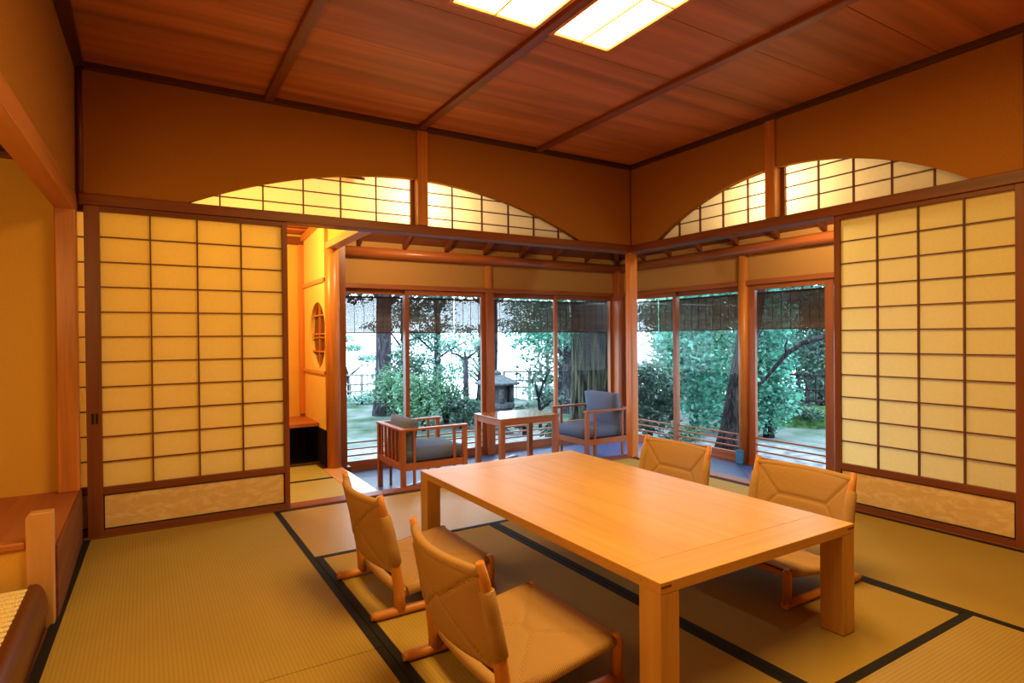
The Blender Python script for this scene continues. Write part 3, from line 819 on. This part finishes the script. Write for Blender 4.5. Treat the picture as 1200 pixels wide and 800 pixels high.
def make_armchair():
    """faces +x; origin at the floor centre; 0.53 square"""
    t = thing('armchair', '', 'armchair')
    a = .262; H = .505
    for sx in (-1, 1):
        for sy in (-1, 1):
            x, y = sx*(a-.017), sy*(a-.017)
            MB().box(x-.017, x+.017, y-.017, y+.017, 0, H-.016).build('leg', M['arm_z'], t, bevel=.002)
            xs = x-sx*.085
            MB().box(xs-.009, xs+.009, y-.009, y+.009, 0, H-.016).build('side_post', M['arm_z'], t, bevel=.0015)
    for sy in (-1, 1):
        y = sy*(a-.017)
        MB().box(-a-.006, a+.006, y-.023, y+.023, H-.016, H).build('armrest', M['arm_x'], t, bevel=.003)
        MB().box(-a+.03, a-.03, y-.012, y+.012, .205, .255).build('side_rail', M['arm_x'], t, bevel=.002)
    for sx in (-1, 1):
        x = sx*(a-.017)
        MB().box(x-.012, x+.012, -a+.03, a-.03, .205, .255).build('cross_rail', M['arm_y'], t, bevel=.002)
    MB().box(-a-.006, -a+.04, -a+.04, a-.04, H-.016, H).build('back_rail', M['arm_y'], t, bevel=.002)
    for i in range(6):
        y = -a+.07+(2*a-.14)*i/5
        MB().box(-a+.010, -a+.024, y-.012, y+.012, .25, H-.014).build('slat', M['arm_z'], t)
    MB().box(-a+.03, a-.03, -a+.03, a-.03, .235, .248).build('seat_panel', M['arm_x'], t)
    cushion(-a+.05, a+.0, -a+.045, a-.045, .25, .35, 'seat_cushion', t)
    # back cushion leaning on the back rail
    bcz = cushion(-.16, .16, -a+.05, a-.05, -.04, .04, 'back_cushion', t, .016)
    bcz.location = (-a+.115, 0, .475); bcz.rotation_euler = (0, R(-80), 0)
    return t
GA = 'wooden armchairs on the slate veranda'
ac = make_armchair()
ac.location = (-1.728, .475, F); tag(ac, 'slatted wooden armchair with charcoal cushions seen from behind, left of the side table', 'armchair', GA)
next(c for c in ac.children if c.name.startswith('back_cushion')).location = (-.262+.10, 0, .40)
ac2 = copy_tree(ac); next(c for c in ac2.children if c.name.startswith('back_cushion')).location = (-.262+.115, 0, .475); ac2.location = (-.03, .515, F); ac2.rotation_euler = (0, 0, math.pi)
tag(ac2, 'wooden armchair with charcoal cushions facing left, beside the corner post', 'armchair', GA)

t = thing('side_table', 'small square wooden side table between the two veranda armchairs', 'side table', (-.835, .525, F))
H = .50
MB().box(-.29, .29, -.225, .225, H-.014, H).build('tabletop', wood('side_table_top', (.33, .13, .05), 'x', rough=.12, contrast=.2, spec=.6, bump=0), t, bevel=.002)
for sx in (-1, 1):
    MB().box(sx*.27-.012, sx*.27+.012, -.19, .19, H-.06, H-.014).build('apron', M['arm_y'], t)
    MB().box(-.25, .25, sx*.205-.012, sx*.205+.012, H-.06, H-.014).build('apron', M['arm_x'], t)
    for sy in (-1, 1):
        x, y = sx*.265, sy*.2
        MB().box(x-.021, x+.021, y-.021, y+.021, 0, H-.014).build('leg', M['arm_z'], t, bevel=.002)

# ------------------------------------------------------------------ reed blinds outside
def blind(axis, u0, u1, d, label, z0=1.085, z1=1.425):
    c = (u0+u1)/2; w = (u1-u0)/2
    t = thing('reed_blind', label, 'reed blind', (c, d, z0) if axis == 'x' else (d, c, z0), 0 if axis == 'x' else math.pi/2, 'reed blinds under the eaves')
    m = MB(); n = 58; h = z1-z0
    for i in range(n):
        z = .006+(h-.012)*i/(n-1)
        m.box(-w, w, -.0012, .0012, z-.00252, z+.00252)
    o = m.build('reeds', M['reed'], t)
    MB().box(-w, w, -.006, .006, h-.014, h+.006).build('head_rod', M['dark_x'], t)
    MB().box(-w, w, -.005, .005, -.004, .006).build('foot_rod', M['dark_x'], t)
    k = max(2, round(2*w/.09))
    m = MB()
    for i in range(k+1):
        x = -w+.006+(2*w-.012)*i/k; m.box(x-.0012, x+.0012, -.003, .003, 0, h)
    m.build('binding_thread', M['void'], t)
    m = MB()
    for x in (-w*.8, w*.8): m.box(x-.003, x+.003, -.003, .003, h, 1.62-z0)
    m.build('hanging_cord', M['void'], t)
    return t
blind('x', -2.15, -.848, 1.70, 'reed blind hanging outside the leftmost back windows')
blind('x', -.832, 1.38, 1.70, 'wide reed blind outside the back windows above the side table')
blind('y', 1.075, 1.66, 1.40, 'reed blind beside the window corner, right of the corner post')
blind('y', -.16, 1.055, 1.40, 'reed blind outside the right windows, left of the round post')
blind('y', -1.55, -.18, 1.40, 'reed blind outside the window beside the right paper screen')

# ------------------------------------------------------------------ garden
GZ = -.45
CAM = Vector((-3.524, -3.787, 1.033))
def spot(px, depth):
    """ground position on the bearing of a picture column, at a distance along the view axis"""
    k = (px-600)/698.5
    f = Vector((.5239, .8518, 0)); r = Vector((.8518, -.5239, 0))
    p = CAM+(f+r*k)*depth
    return Vector((p.x, p.y, GZ))
def zat(py, depth, px=600):
    return CAM.z-(py-395+(px-600)*.0097)*depth/698.5
m = MB(); n = 60; g = {}
x0, x1, y0, y1 = -14, 34, -14, 34
def gz(x, y):
    d = (x+3.524)*.5239+(y+3.787)*.8518
    return GZ+.06*math.sin(x*.9+1)*math.cos(y*.8)*min(1, max(0, (max(x-3.8, y-4.2))/2))-max(0, d-15.2)*.5-max(0, d-17)*1.2
for i in range(n+1):
    for j in range(n+1):
        x = x0+(x1-x0)*i/n; y = y0+(y1-y0)*j/n
        g[i, j] = m.bm.verts.new((x, y, gz(x, y)))
for i in range(n):
    for j in range(n): m.bm.faces.new((g[i, j], g[i+1, j], g[i+1, j+1], g[i, j+1])).smooth = True
struct(m.build('ground', M['moss']))
m = MB(); m.box(-6, 3.6, 1.46, 4.0, GZ-.05, GZ+.035); m.box(1.16, 3.6, -8, 1.46, GZ-.05, GZ+.035)
struct(m.build('ground_gravel', M['gravel']))
# stone footing of the veranda
struct(MB().box(-3, 1.16, 1.40, 1.46, GZ, F).build('wall_footing', M['rock']))
struct(MB().box(1.10, 1.16, -4.2, 1.46, GZ, F).build('wall_footing', M['rock']))

def leaves(m, c, rad, n, size, rg, flat=1.0, droop=0):
    """a cloud of small folded leaves"""
    for _ in range(n):
        while True:
            p = Vector((rg.uniform(-1, 1), rg.uniform(-1, 1), rg.uniform(-1, 1)))
            if .15 < p.length < 1: break
        p = p*(.55+.45*p.length)
        q = Vector((c[0]+p.x*rad[0], c[1]+p.y*rad[1], c[2]+p.z*rad[2]))
        d = Vector((rg.gauss(0, 1), rg.gauss(0, 1), rg.gauss(0, .6)*flat-droop)).normalized()
        s = d.cross(Vector((rg.gauss(0, 1), rg.gauss(0, 1), rg.gauss(0, 1)))).normalized()
        L = size*rg.uniform(.6, 1.3); W = L*.28
        up = d.cross(s)*W*.3
        a = m.bm.verts.new(q); b = m.bm.verts.new(q+d*L*.5+s*W+up); e = m.bm.verts.new(q+d*L); f = m.bm.verts.new(q+d*L*.5-s*W+up)
        m.bm.faces.new((a, b, e)); m.bm.faces.new((a, e, f))
def trunk_path(base, top, bend, rg, n=7):
    out = []
    for i in range(n+1):
        k = i/n; p = Vector(base).lerp(Vector(top), k)
        p += Vector((math.sin(k*math.pi)*bend, math.sin(k*5)*bend*.3, 0)); out.append(p)
    return out
def tree(name, label, cat, base, height, r0, r1, lean, bend, crown, leaf, bark, size, group=None, branches=(), seed=1, brad=.05):
    """base point; lean = xy offset of the top; crown = list of (dx,dy,dz,rx,ry,rz,n) relative to the base"""
    rg = random.Random(seed)
    t = thing(name, label, cat, base, 0, group)
    pts = trunk_path((0, 0, -.12), (lean[0], lean[1], height), bend, rg)
    k = len(pts)-1
    rad = [(r0+(r1-r0)*i/k)*(1.35 if i == 0 else 1.0) for i in range(k+1)]
    tr = MB().tube(pts, rad, 14).build('trunk', M[bark], t)
    for br in branches:
        brd = brad*(.3 if len(br) == 3 and seed == 51 else 1)
        nb = len(br)
        MB().tube(br, [min(r1*.9, brd)*(1-.75*i/(nb-1))+.006 for i in range(nb)], 8).build('branch', M[bark], tr)
    if crown:
        m = MB()
        for (dx, dy, dz, rx, ry, rz, n) in crown: leaves(m, (dx, dy, dz), (rx, ry, rz), n, size, rg)
        m.build('foliage', M[leaf], t)
    return t
def shrub(label, px, depth, w, h, n, leaf, size, seed, zoff=0, group='shrubs in the garden', name='shrub', lobes=5):
    rg = random.Random(seed); b = spot(px, depth)
    t = thing(name, label, 'shrub', (b.x, b.y, GZ), 0, group)
    m = MB()
    for i in range(lobes):
        a = rg.uniform(0, 6.28); k = rg.uniform(0, .55)
        cz = zoff+h*rg.uniform(.3, .72)
        leaves(m, (math.cos(a)*w*k, math.sin(a)*w*k, cz), (w*rg.uniform(.45, .7), w*rg.uniform(.45, .7), h*rg.uniform(.25, .4)), n//lobes, size, rg)
    m.build('foliage', M[leaf], t)
    m = MB()
    for i in range(5):
        a = rg.uniform(0, 6.28)
        m.tube([(0, 0, -.1), (math.cos(a)*w*.15, math.sin(a)*w*.15, h*.35), (math.cos(a)*w*.35, math.sin(a)*w*.35, h*.7)], [.03, .022, .008], 6)
    m.build('stems', M['bark_dark'], t)
    return t
V = Vector
# --- left part, seen through the back windows
b = spot(447, 11.2)
tree('pine_tree', 'straight grey pine trunk beyond the leftmost window, dark needles behind the blind', 'tree', b, 5.2, .155, .12, (.05, 0), .04,
     [(-.5, .1, 2.55, .75, .6, .45, 900), (.55, -.1, 2.3, .5, .5, .4, 420), (0, .2, 3.3, 1.4, 1.0, .7, 900)], 'leaf_dark', 'bark', .10,
     branches=[[(.02, 0, 2.1), (.4, -.1, 2.35), (.9, -.2, 2.3)], [(.02, 0, 2.3), (-.4, .1, 2.5), (-.8, .1, 2.45)]], seed=3)
b = spot(408, 15)
tree('pine_tree', 'small cloud-pruned pine far off at the left window edge, pale needles', 'tree', b, 1.0, .06, .04, (-.2, 0), .1,
     [(.12, 0, 1.25, .30, .28, .09, 260), (.45, 0, .98, .26, .24, .08, 220), (-.1, 0, 1.5, .3, .3, .1, 200)], 'leaf_pale', 'bark_dark', .09,
     branches=[[(-.05, 0, .5), (.12, 0, .62), (.4, 0, .85)]], seed=4)
b = spot(505, 12.5)
tree('garden_tree', 'pale feathery tree behind the shrubs, beyond the second back window', 'tree', b, 2.6, .055, .03, (.1, .1), .1,
     [(-.3, 0, 1.9, .9, .8, .35, 650), (.3, 0, 1.35, .9, .8, .3, 550), (-.1, .2, 2.4, .8, .7, .35, 500), (-.9, 0, 1.0, .6, .6, .3, 350)], 'leaf_pale', 'bark', .075, seed=5, brad=.02,
     branches=[[(.05, 0, 1.2), (-.4, 0, 1.6), (-.8, 0, 1.75)], [(.05, 0, 1.0), (.5, 0, 1.25), (.8, 0, 1.4)]])
b = spot(545, 10.2)
tree('pruned_tree', 'slim bare grey trunk with a flat pruned head, left of the stone lantern', 'tree', b, 1.15, .055, .042, (0, 0), .01,
     [(0, 0, 1.26, .14, .12, .04, 40), (-.25, 0, 1.4, .2, .2, .08, 60), (.28, 0, 1.42, .2, .2, .1, 60)], 'leaf_pale', 'bark', .08, seed=6, brad=.018,
     branches=[[(0, 0, 1.1), (.12, 0, 1.18), (.24, .02, 1.25), (.36, 0, 1.42)], [(0, 0, 1.1), (-.12, 0, 1.18), (-.24, 0, 1.22), (-.34, 0, 1.38)], [(0, 0, 1.0), (.0, .0, 1.2), (.02, .05, 1.3)]])
b = spot(632, 9.2)
tree('young_tree', 'thin dark crooked sapling just right of the stone lantern', 'tree', b, .75, .03, .02, (-.06, .04), .05,
     [(-.1, 0, .9, .35, .3, .16, 130), (.25, 0, .55, .25, .25, .12, 90), (.15, .1, 1.15, .4, .3, .15, 120)], 'leaf_dark', 'bark_dark', .085, seed=7,
     branches=[[(-.03, .02, .5), (.06, 0, .75), (.2, 0, .98), (.36, 0, 1.08)], [(.0, .0, .35), (.2, 0, .48), (.34, 0, .56)]])
b = spot(663, 11.5)
tree('broadleaf_tree', 'leafy teal green tree behind the lantern, beyond the middle back window', 'tree', b, 2.1, .12, .07, (.05, .1), .06,
     [(-.75, 0, 1.55, .6, .6, .38, 1700), (-.1, -.2, 1.65, .65, .6, .40, 1800), (-.5, .2, 2.05, .8, .6, .3, 1500), (.45, 0, 1.2, .45, .45, .28, 700)], 'leaf_teal', 'bark', .07, seed=8,
     branches=[[(.03, 0, 1.0), (-.3, 0, 1.35), (-.75, 0, 1.55)], [(.03, 0, 1.1), (.3, 0, 1.35), (.5, 0, 1.4)]])
b = spot(575, 9.0)
tree('pine_tree', 'overhanging dark bough filling the blind above the stone lantern', 'tree', spot(574, 12.8), 3.6, .13, .06, (0, 0), .1,
     [(-.5, -.5, 2.5, .9, .9, .33, 1100), (.7, -.5, 2.55, .9, .9, .32, 1100), (.2, 0, 2.95, 1.6, 1.2, .5, 900), (-1.3, 0, 2.45, .6, .6, .3, 320)], 'leaf_dark', 'bark_dark', .10, seed=9,
     branches=[[(0, 0, 2.2), (.5, -.3, 2.5), (1.1, -.5, 2.55)], [(0, 0, 2.1), (-.5, -.3, 2.4), (-1.1, -.3, 2.5)]])
# great mossy trunk
b = spot(702, 7.6)
t = thing('giant_tree', 'massive mossy tree trunk with furrowed bark behind the right armchair', 'tree', b)
m = MB(); n = 160; rings = []
for k, (z, r) in enumerate(((-.15, .56), (.0, .47), (.15, .41), (.4, .365), (.8, .33), (1.3, .315), (2.0, .305), (3.2, .30), (4.5, .29))):
    ring = []
    for j in range(n):
        a = 2*math.pi*j/n
        rr = r*(1+.045*math.sin(5*a+z*.6)+.022*math.sin(13*a+z*1.1)+.022*math.sin(31*a+2*math.sin(z*2))+(.16*max(0, 1-z/.5)*max(0, math.sin(3*a+.8)) if z < .5 else 0))
        ring.append(m.bm.verts.new((rr*math.cos(a)-.05*math.sin(z*.5), rr*math.sin(a), z)))
    rings.append(ring)
for p, q in zip(rings, rings[1:]):
    for j in range(n): m.bm.faces.new((p[j], p[(j+1) % n], q[(j+1) % n], q[j])).smooth = True
m.bm.faces.new(rings[-1])
m.build('trunk', M['bark_moss'], t)
rg = random.Random(31); m = MB()
leaves(m, (-.55, -.1, 1.75), (.3, .3, .3), 160, .09, rg); leaves(m, (-.5, 0, 2.2), (.35, .3, .25), 160, .09, rg)
m.build('foliage', M['leaf_dark'], t)
def lacy(label, px, depth, height, w, n, leaf, seed, size=.065, z0=.5, bark='bark'):
    rg = random.Random(seed); b = spot(px, depth); cr = []; br = []
    for i in range(9):
        z = z0+(height-z0)*(i+.5)/9; a = rg.uniform(0, 6.28); k = w*rg.uniform(.15, .75)
        cr.append((math.cos(a)*k, math.sin(a)*k, z, w*.55, w*.55, (height-z0)*.07, n//9))
        br.append([(0, 0, z*.75), (math.cos(a)*k*.5, math.sin(a)*k*.5, z*.93), (math.cos(a)*k*1.2, math.sin(a)*k*1.2, z)])
    return tree('garden_tree', label, 'tree', b, height*.95, .06, .025, (.05, .05), .04, cr, leaf, bark, size, 'lacy trees at the garden edge', br, seed, .02)
lacy('pale lacy tree right of the pine trunk, crossing the first window stile', 470, 12.3, 2.2, .75, 2600, 'leaf_pale', 71)
lacy('teal lacy tree behind the second window, left of the pruned trunk', 512, 13.2, 2.5, .8, 2600, 'leaf_teal', 72)
lacy('pale lacy tree far behind the pruned trunk and lantern', 560, 14.2, 1.9, .9, 1900, 'leaf_pale', 73)
lacy('pale lacy tree far right behind the sapling', 640, 14.4, 2.2, .9, 2200, 'leaf_pale', 74)
lacy('green lacy tree left of the giant trunk', 655, 12.6, 2.3, .5, 1800, 'leaf_green', 75)
# shrubs on the left
shrub('leafy green shrub in front of the pine trunk, left of the first window stile', 462, 10.0, .55, 1.0, 2200, 'leaf_green', .065, 11)
shrub('tall green shrub right of the first window stile, behind the left armchair', 495, 9.6, .62, 1.12, 2600, 'leaf_green', .065, 12)
shrub('mixed dark shrub between the two tall green shrubs, behind the left armchair', 478, 10.6, .6, 1.25, 2200, 'leaf_dark', .065, 21)
shrub('sprawling green shrub left of the slim pruned trunk', 522, 10.4, .6, .95, 2200, 'leaf_green', .06, 22)
shrub('rounded dark shrub beneath the slim pruned trunk', 540, 9.8, .48, .62, 2000, 'leaf_dark', .055, 13)
shrub('low pale groundcover bush by the far bamboo fence', 420, 13.2, .7, .32, 500, 'leaf_pale', .09, 14)
shrub('small dark leafed bush hugging the right side of the stone lantern', 613, 8.8, .26, .55, 380, 'leaf_dark', .075, 15)
shrub('small glossy sprig above the back edge of the side table', 646, 8.4, .22, .34, 90, 'leaf_dark', .10, 16)
shrub('pale bush far behind the sapling, under the broadleaf tree', 640, 13.2, .7, .5, 500, 'leaf_pale', .10, 17)
shrub('fine bush at the foot of the giant trunk', 664, 8.2, .2, .35, 200, 'leaf_green', .07, 18)
# --- right part
GRT = 'dense evergreen trees beyond the right windows'
def bush_tree(label, px, depth, height, w, n, leaf, seed, size=.10, z0=.25):
    rg = random.Random(seed); b = spot(px, depth); cr = []; size *= (1.3 if seed > 51 else .75); n = int(n*1.7)
    for i in range(8):
        k = (i+.5)/8; z = z0+(height-z0)*k
        cr.append((rg.uniform(-.35, .35)*w, rg.uniform(-.35, .35)*w, z, w*rg.uniform(.55, .8), w*rg.uniform(.55, .8), (height-z0)*.16, n//8))
    return tree('evergreen_tree', label, 'tree', b, height*.9, .07, .03, (.1, .1), .05, cr, leaf, 'bark_dark', size, GRT, seed=seed)
bush_tree('dark evergreen bush low beside the corner post, right garden', 758, 8.2, 1.05, .55, 2000, 'leaf_dark', 41)
bush_tree('teal evergreen tree left of the leaning trunk', 812, 9.0, 2.4, .72, 3600, 'leaf_teal', 42, .11)
bush_tree('tall green evergreen behind the meeting stiles of the right windows', 788, 10.5, 2.0, .75, 2400, 'leaf_green', 43)
bush_tree('bright teal evergreen right of the round window post', 900, 8.6, 2.3, .62, 3400, 'leaf_teal', 44, .11)
bush_tree('dark evergreen far behind the fence at the right screen edge', 962, 12.5, 2.6, 1.0, 2400, 'leaf_dark', 45, .12)
bush_tree('tall teal evergreen far behind the curved branch', 935, 14.6, 2.8, 1.2, 2600, 'leaf_teal', 46, .12, .6)
bush_tree('tall dark evergreen behind the leaning trunk', 860, 11.5, 2.7, 1.0, 2600, 'leaf_green', 47, .11)
bush_tree('pale tree in the gap right of the corner post', 778, 13.5, 2.6, .9, 1100, 'leaf_pale', 48, .12, .7)
bush_tree('high dark crown filling the blinds over the right windows', 905, 10.8, 3.4, 1.3, 2600, 'leaf_dark', 49, .11, 2.0)
bush_tree('wide dark evergreen at the far back behind the right windows, left half', 790, 16.0, 3.4, 1.05, 4200, 'leaf_dark', 52, .13, .1)
bush_tree('wide dark evergreen at the far back behind the right windows, right half', 893, 16.2, 3.4, 1.05, 4200, 'leaf_dark', 53, .13, .1)
bush_tree('dark evergreen at the far back beside the right paper screen', 1000, 16.4, 3.4, 1.05, 3000, 'leaf_dark', 54, .13, .1)
bush_tree('thick green evergreen filling the gap right above the leaning trunk', 842, 12.6, 2.5, .75, 2600, 'leaf_teal', 55, .09, .1)
bush_tree('thick teal evergreen in front of the fence beside the right screen', 968, 13.4, 2.3, .7, 2600, 'leaf_green', 56, .09, .1)
b = spot(850, 7.3)
rt = V((.8518, -.5239, 0))
tree('leaning_tree', 'dark leaning trunk left of the round window post, on the gravel edge', 'tree', b, 3.2, .145, .11, (rt.x*.55, rt.y*.55), .03,
     [], 'leaf_dark', 'bark_dark', .09, seed=50)
b = spot(1000, 7.4)
def rel(px, py, dep, base):
    p = spot(px, dep); p.z = zat(py, dep, px); return p-base
tree('leaning_tree', 'tree hidden by the right screen that sends a curved bare bough across the window', 'tree', b, 2.4, .12, .08, (0, 0), .05,
     [], 'leaf_dark', 'bark_dark', .09, seed=51, brad=.032,
     branches=[[rel(px, py, 7.4+.0, b) for px, py in ((1000, 388), (975, 391), (940, 402), (920, 416), (905, 434), (893, 448), (880, 453), (868, 452))],
               [rel(px, py, 7.4, b) for px, py in ((921, 414), (920, 405), (923, 398))]])
b = spot(950, 9.9)
m = MB(); n1, n2 = 40, 10; g = {}
rg = random.Random(5)
for i in range(n2+1):
    for j in range(n1):
        a = 2*math.pi*j/n1; r = i/n2
        q = rt_r = 1+.12*math.sin(3*a+1)+.07*math.sin(7*a)
        z = .30*(1-r**3)+.03*math.sin(9*a+i)*r
        g[i, j] = m.bm.verts.new((.95*r*q*math.cos(a), .5*r*q*math.sin(a), z-.02))
for i in range(n2):
    for j in range(n1): m.bm.faces.new((g[i, j], g[i+1, j], g[i+1, (j+1) % n1], g[i, (j+1) % n1])).smooth = True
o = m.build('moss_mound', M['moss_deep']); o.location = b; o.rotation_euler = (0, 0, R(-32))
tag(o, 'dark green mossy mound on the lawn below the right fence', 'moss mound')
shrub('fine ferns growing over the mossy mound before the right fence', 938, 9.7, .5, .36, 700, 'leaf_dark', .07, 61, lobes=4)
shrub('low mossy tuft left of the leaning trunk', 800, 8.4, .5, .16, 500, 'leaf_green', .06, 62, lobes=3)

# stone lantern
b = spot(582, 9.0)
t = thing('stone_lantern', 'old grey stone lantern with wide hexagonal roof, behind the middle window post', 'stone lantern', (b.x, b.y, GZ-.04), .3)
s6 = 6
MB().lathe([(.24, 0), (.25, .08), (.16, .14)], sides=s6).build('foot', M['stone'], t, bevel=.01)
MB().lathe([(.15, .14), (.14, .26), (.15, .38)], sides=12).build('pillar', M['stone'], t, bevel=.008)
MB().lathe([(.16, .38), (.27, .47), (.27, .53), (.23, .55)], sides=s6).build('platform', M['stone'], t, bevel=.01)
m = MB()
for j in range(6):
    a = 2*math.pi*j/6
    m.tube([(.215*math.cos(a), .215*math.sin(a), .55), (.215*math.cos(a), .215*math.sin(a), .80)], .045, 8)
m.lathe([(.17, .55), (.17, .80)], sides=s6)
m.build('light_chamber', M['stone'], t)
MB().lathe([(.20, .79), (.345, .81), (.36, .84), (.24, .89), (.15, .93), (.07, .96)], sides=s6).build('roof', M['stone'], t, bevel=.012)
MB().lathe([(.06, .955), (.07, .98), (.05, 1.01), (.012, 1.03)], sides=10).build('finial', M['stone'], t, smooth=True)

# bamboo fences
def fence(a, bb, h, label, n, mt='bamboo'):
    a, bb = V(a), V(bb); L = (bb-a).length; ang = math.atan2((bb-a).y, (bb-a).x)
    t = thing('bamboo_fence', label, 'fence', (a.x, a.y, GZ), ang, 'bamboo fences at the garden edge')
    for k in (.35, .62, .98): MB().tube([(0, 0, h*k), (L, 0, h*k)], .022, 8).build('rail', M[mt], t)
    for i in range(n+1): MB().tube([(L*i/n, .02, -.1), (L*i/n, .02, h*1.03)], .016 if i % 4 else .04, 8).build('post', M[mt], t)
    return t
fence(spot(395, 14.2), spot(478, 14.6), .62, 'pale bamboo lattice fence at the far left of the garden', 12)
fence(spot(590, 15.1), spot(680, 15.1), .62, 'pale bamboo fence far behind the lantern and sapling', 12)
fence(spot(905, 11.2), spot(1010, 10.6), .75, 'dark bamboo fence at the right, behind the mossy mound', 10, 'bark_dark')

# rocks
def rock(px, depth, s, label, seed):
    rg = random.Random(seed); b = spot(px, depth)
    bm = bmesh.new(); bmesh.ops.create_icosphere(bm, subdivisions=3, radius=1)
    off = [V((rg.uniform(-1, 1), rg.uniform(-1, 1), rg.uniform(-1, 1))).normalized() for _ in range(7)]
    for v in bm.verts:
        d = min(1.0, min((.78+.1*k % .3)/max(.05, v.co.normalized().dot(o)) if v.co.normalized().dot(o) > .5 else 9 for k, o in enumerate(off)))
        v.co = V((v.co.x*s*1.25*d, v.co.y*s*d, v.co.z*s*.75*d))
    m = MB(); m.bm.free(); m.bm = bm
    o = m.build('garden_rock', M['rock']); o.location = (b.x, b.y, GZ+s*.4); o.rotation_euler = (0, 0, rg.uniform(0, 3))
    return tag(o, label, 'rock', 'rocks at the gravel edge')
rock(753, 7.6, .17, 'grey rock nearest the corner post beneath the dark bush', 1)
rock(766, 7.2, .15, 'pale rock second from the corner post', 2)
rock(802, 6.6, .11, 'small white rock on the gravel right of the window stile', 3)
rock(843, 7.0, .13, 'pale rock at the foot of the leaning trunk', 4)
rock(684, 6.7, .16, 'mossy rock before the giant trunk', 5)
rock(640, 7.0, .14, 'grey rock seen under the side table', 6)

# ------------------------------------------------------------------ lights
def point(name, loc, power, col=(1, .60, .20), r=.05):
    l = bpy.data.lights.new(name, 'POINT'); l.energy = power; l.color = col; l.shadow_soft_size = r
    o = bpy.data.objects.new(name, l); o.location = loc; C.objects.link(o); return o
WARM = (1, .58, .15)
point('transom_lamp', (-1.905, .36, 1.98), 36, (1, .78, .44), .07)
point('transom_lamp', (.36, -1.336, 1.98), 36, (1, .78, .44), .07)
point('corridor_lamp', (-3.0, .85, 1.80), 66, (1, .60, .16), .06)
point('alcove_lamp', (-4.15, -2.4, 1.45), 38, WARM, .2)

w = bpy.data.worlds.new('sky'); bpy.context.scene.world = w; w.use_nodes = True
nt = w.node_tree; bg = nt.nodes['Background']
bg.inputs[0].default_value = (.64, .84, 1.0, 1); bg.inputs[1].default_value = 9.0

# ------------------------------------------------------------------ camera
cd = bpy.data.cameras.new('camera'); cam = bpy.data.objects.new('camera', cd); C.objects.link(cam)
yaw, pitch, roll, fpx = 0.551338805, -0.00731174298, -0.00964475063, 698.483581
f = V((math.sin(yaw)*math.cos(pitch), math.cos(yaw)*math.cos(pitch), math.sin(pitch)))
rt0 = V((math.cos(yaw), -math.sin(yaw), 0)); up0 = rt0.cross(f)
rt1 = rt0*math.cos(roll)+up0*math.sin(roll); up1 = -rt0*math.sin(roll)+up0*math.cos(roll)
mat = Matrix.Identity(4)
for i in range(3):
    mat[i][0] = rt1[i]; mat[i][1] = up1[i]; mat[i][2] = -f[i]; mat[i][3] = CAM[i]
cam.matrix_world = mat
cd.sensor_width = 36; cd.lens = fpx*36/1200; cd.clip_start = .02
S = bpy.context.scene; S.camera = cam
S.view_settings.view_transform = 'Standard'; S.view_settings.look = 'None'
S.view_settings.exposure = 0; S.view_settings.gamma = 1; S.view_settings.use_curve_mapping = False
S.cycles.max_bounces = 10; S.cycles.diffuse_bounces = 6; S.cycles.transparent_max_bounces = 16
S.cycles.sample_clamp_indirect = 4; S.cycles.caustics_reflective = False; S.cycles.caustics_refractive = False
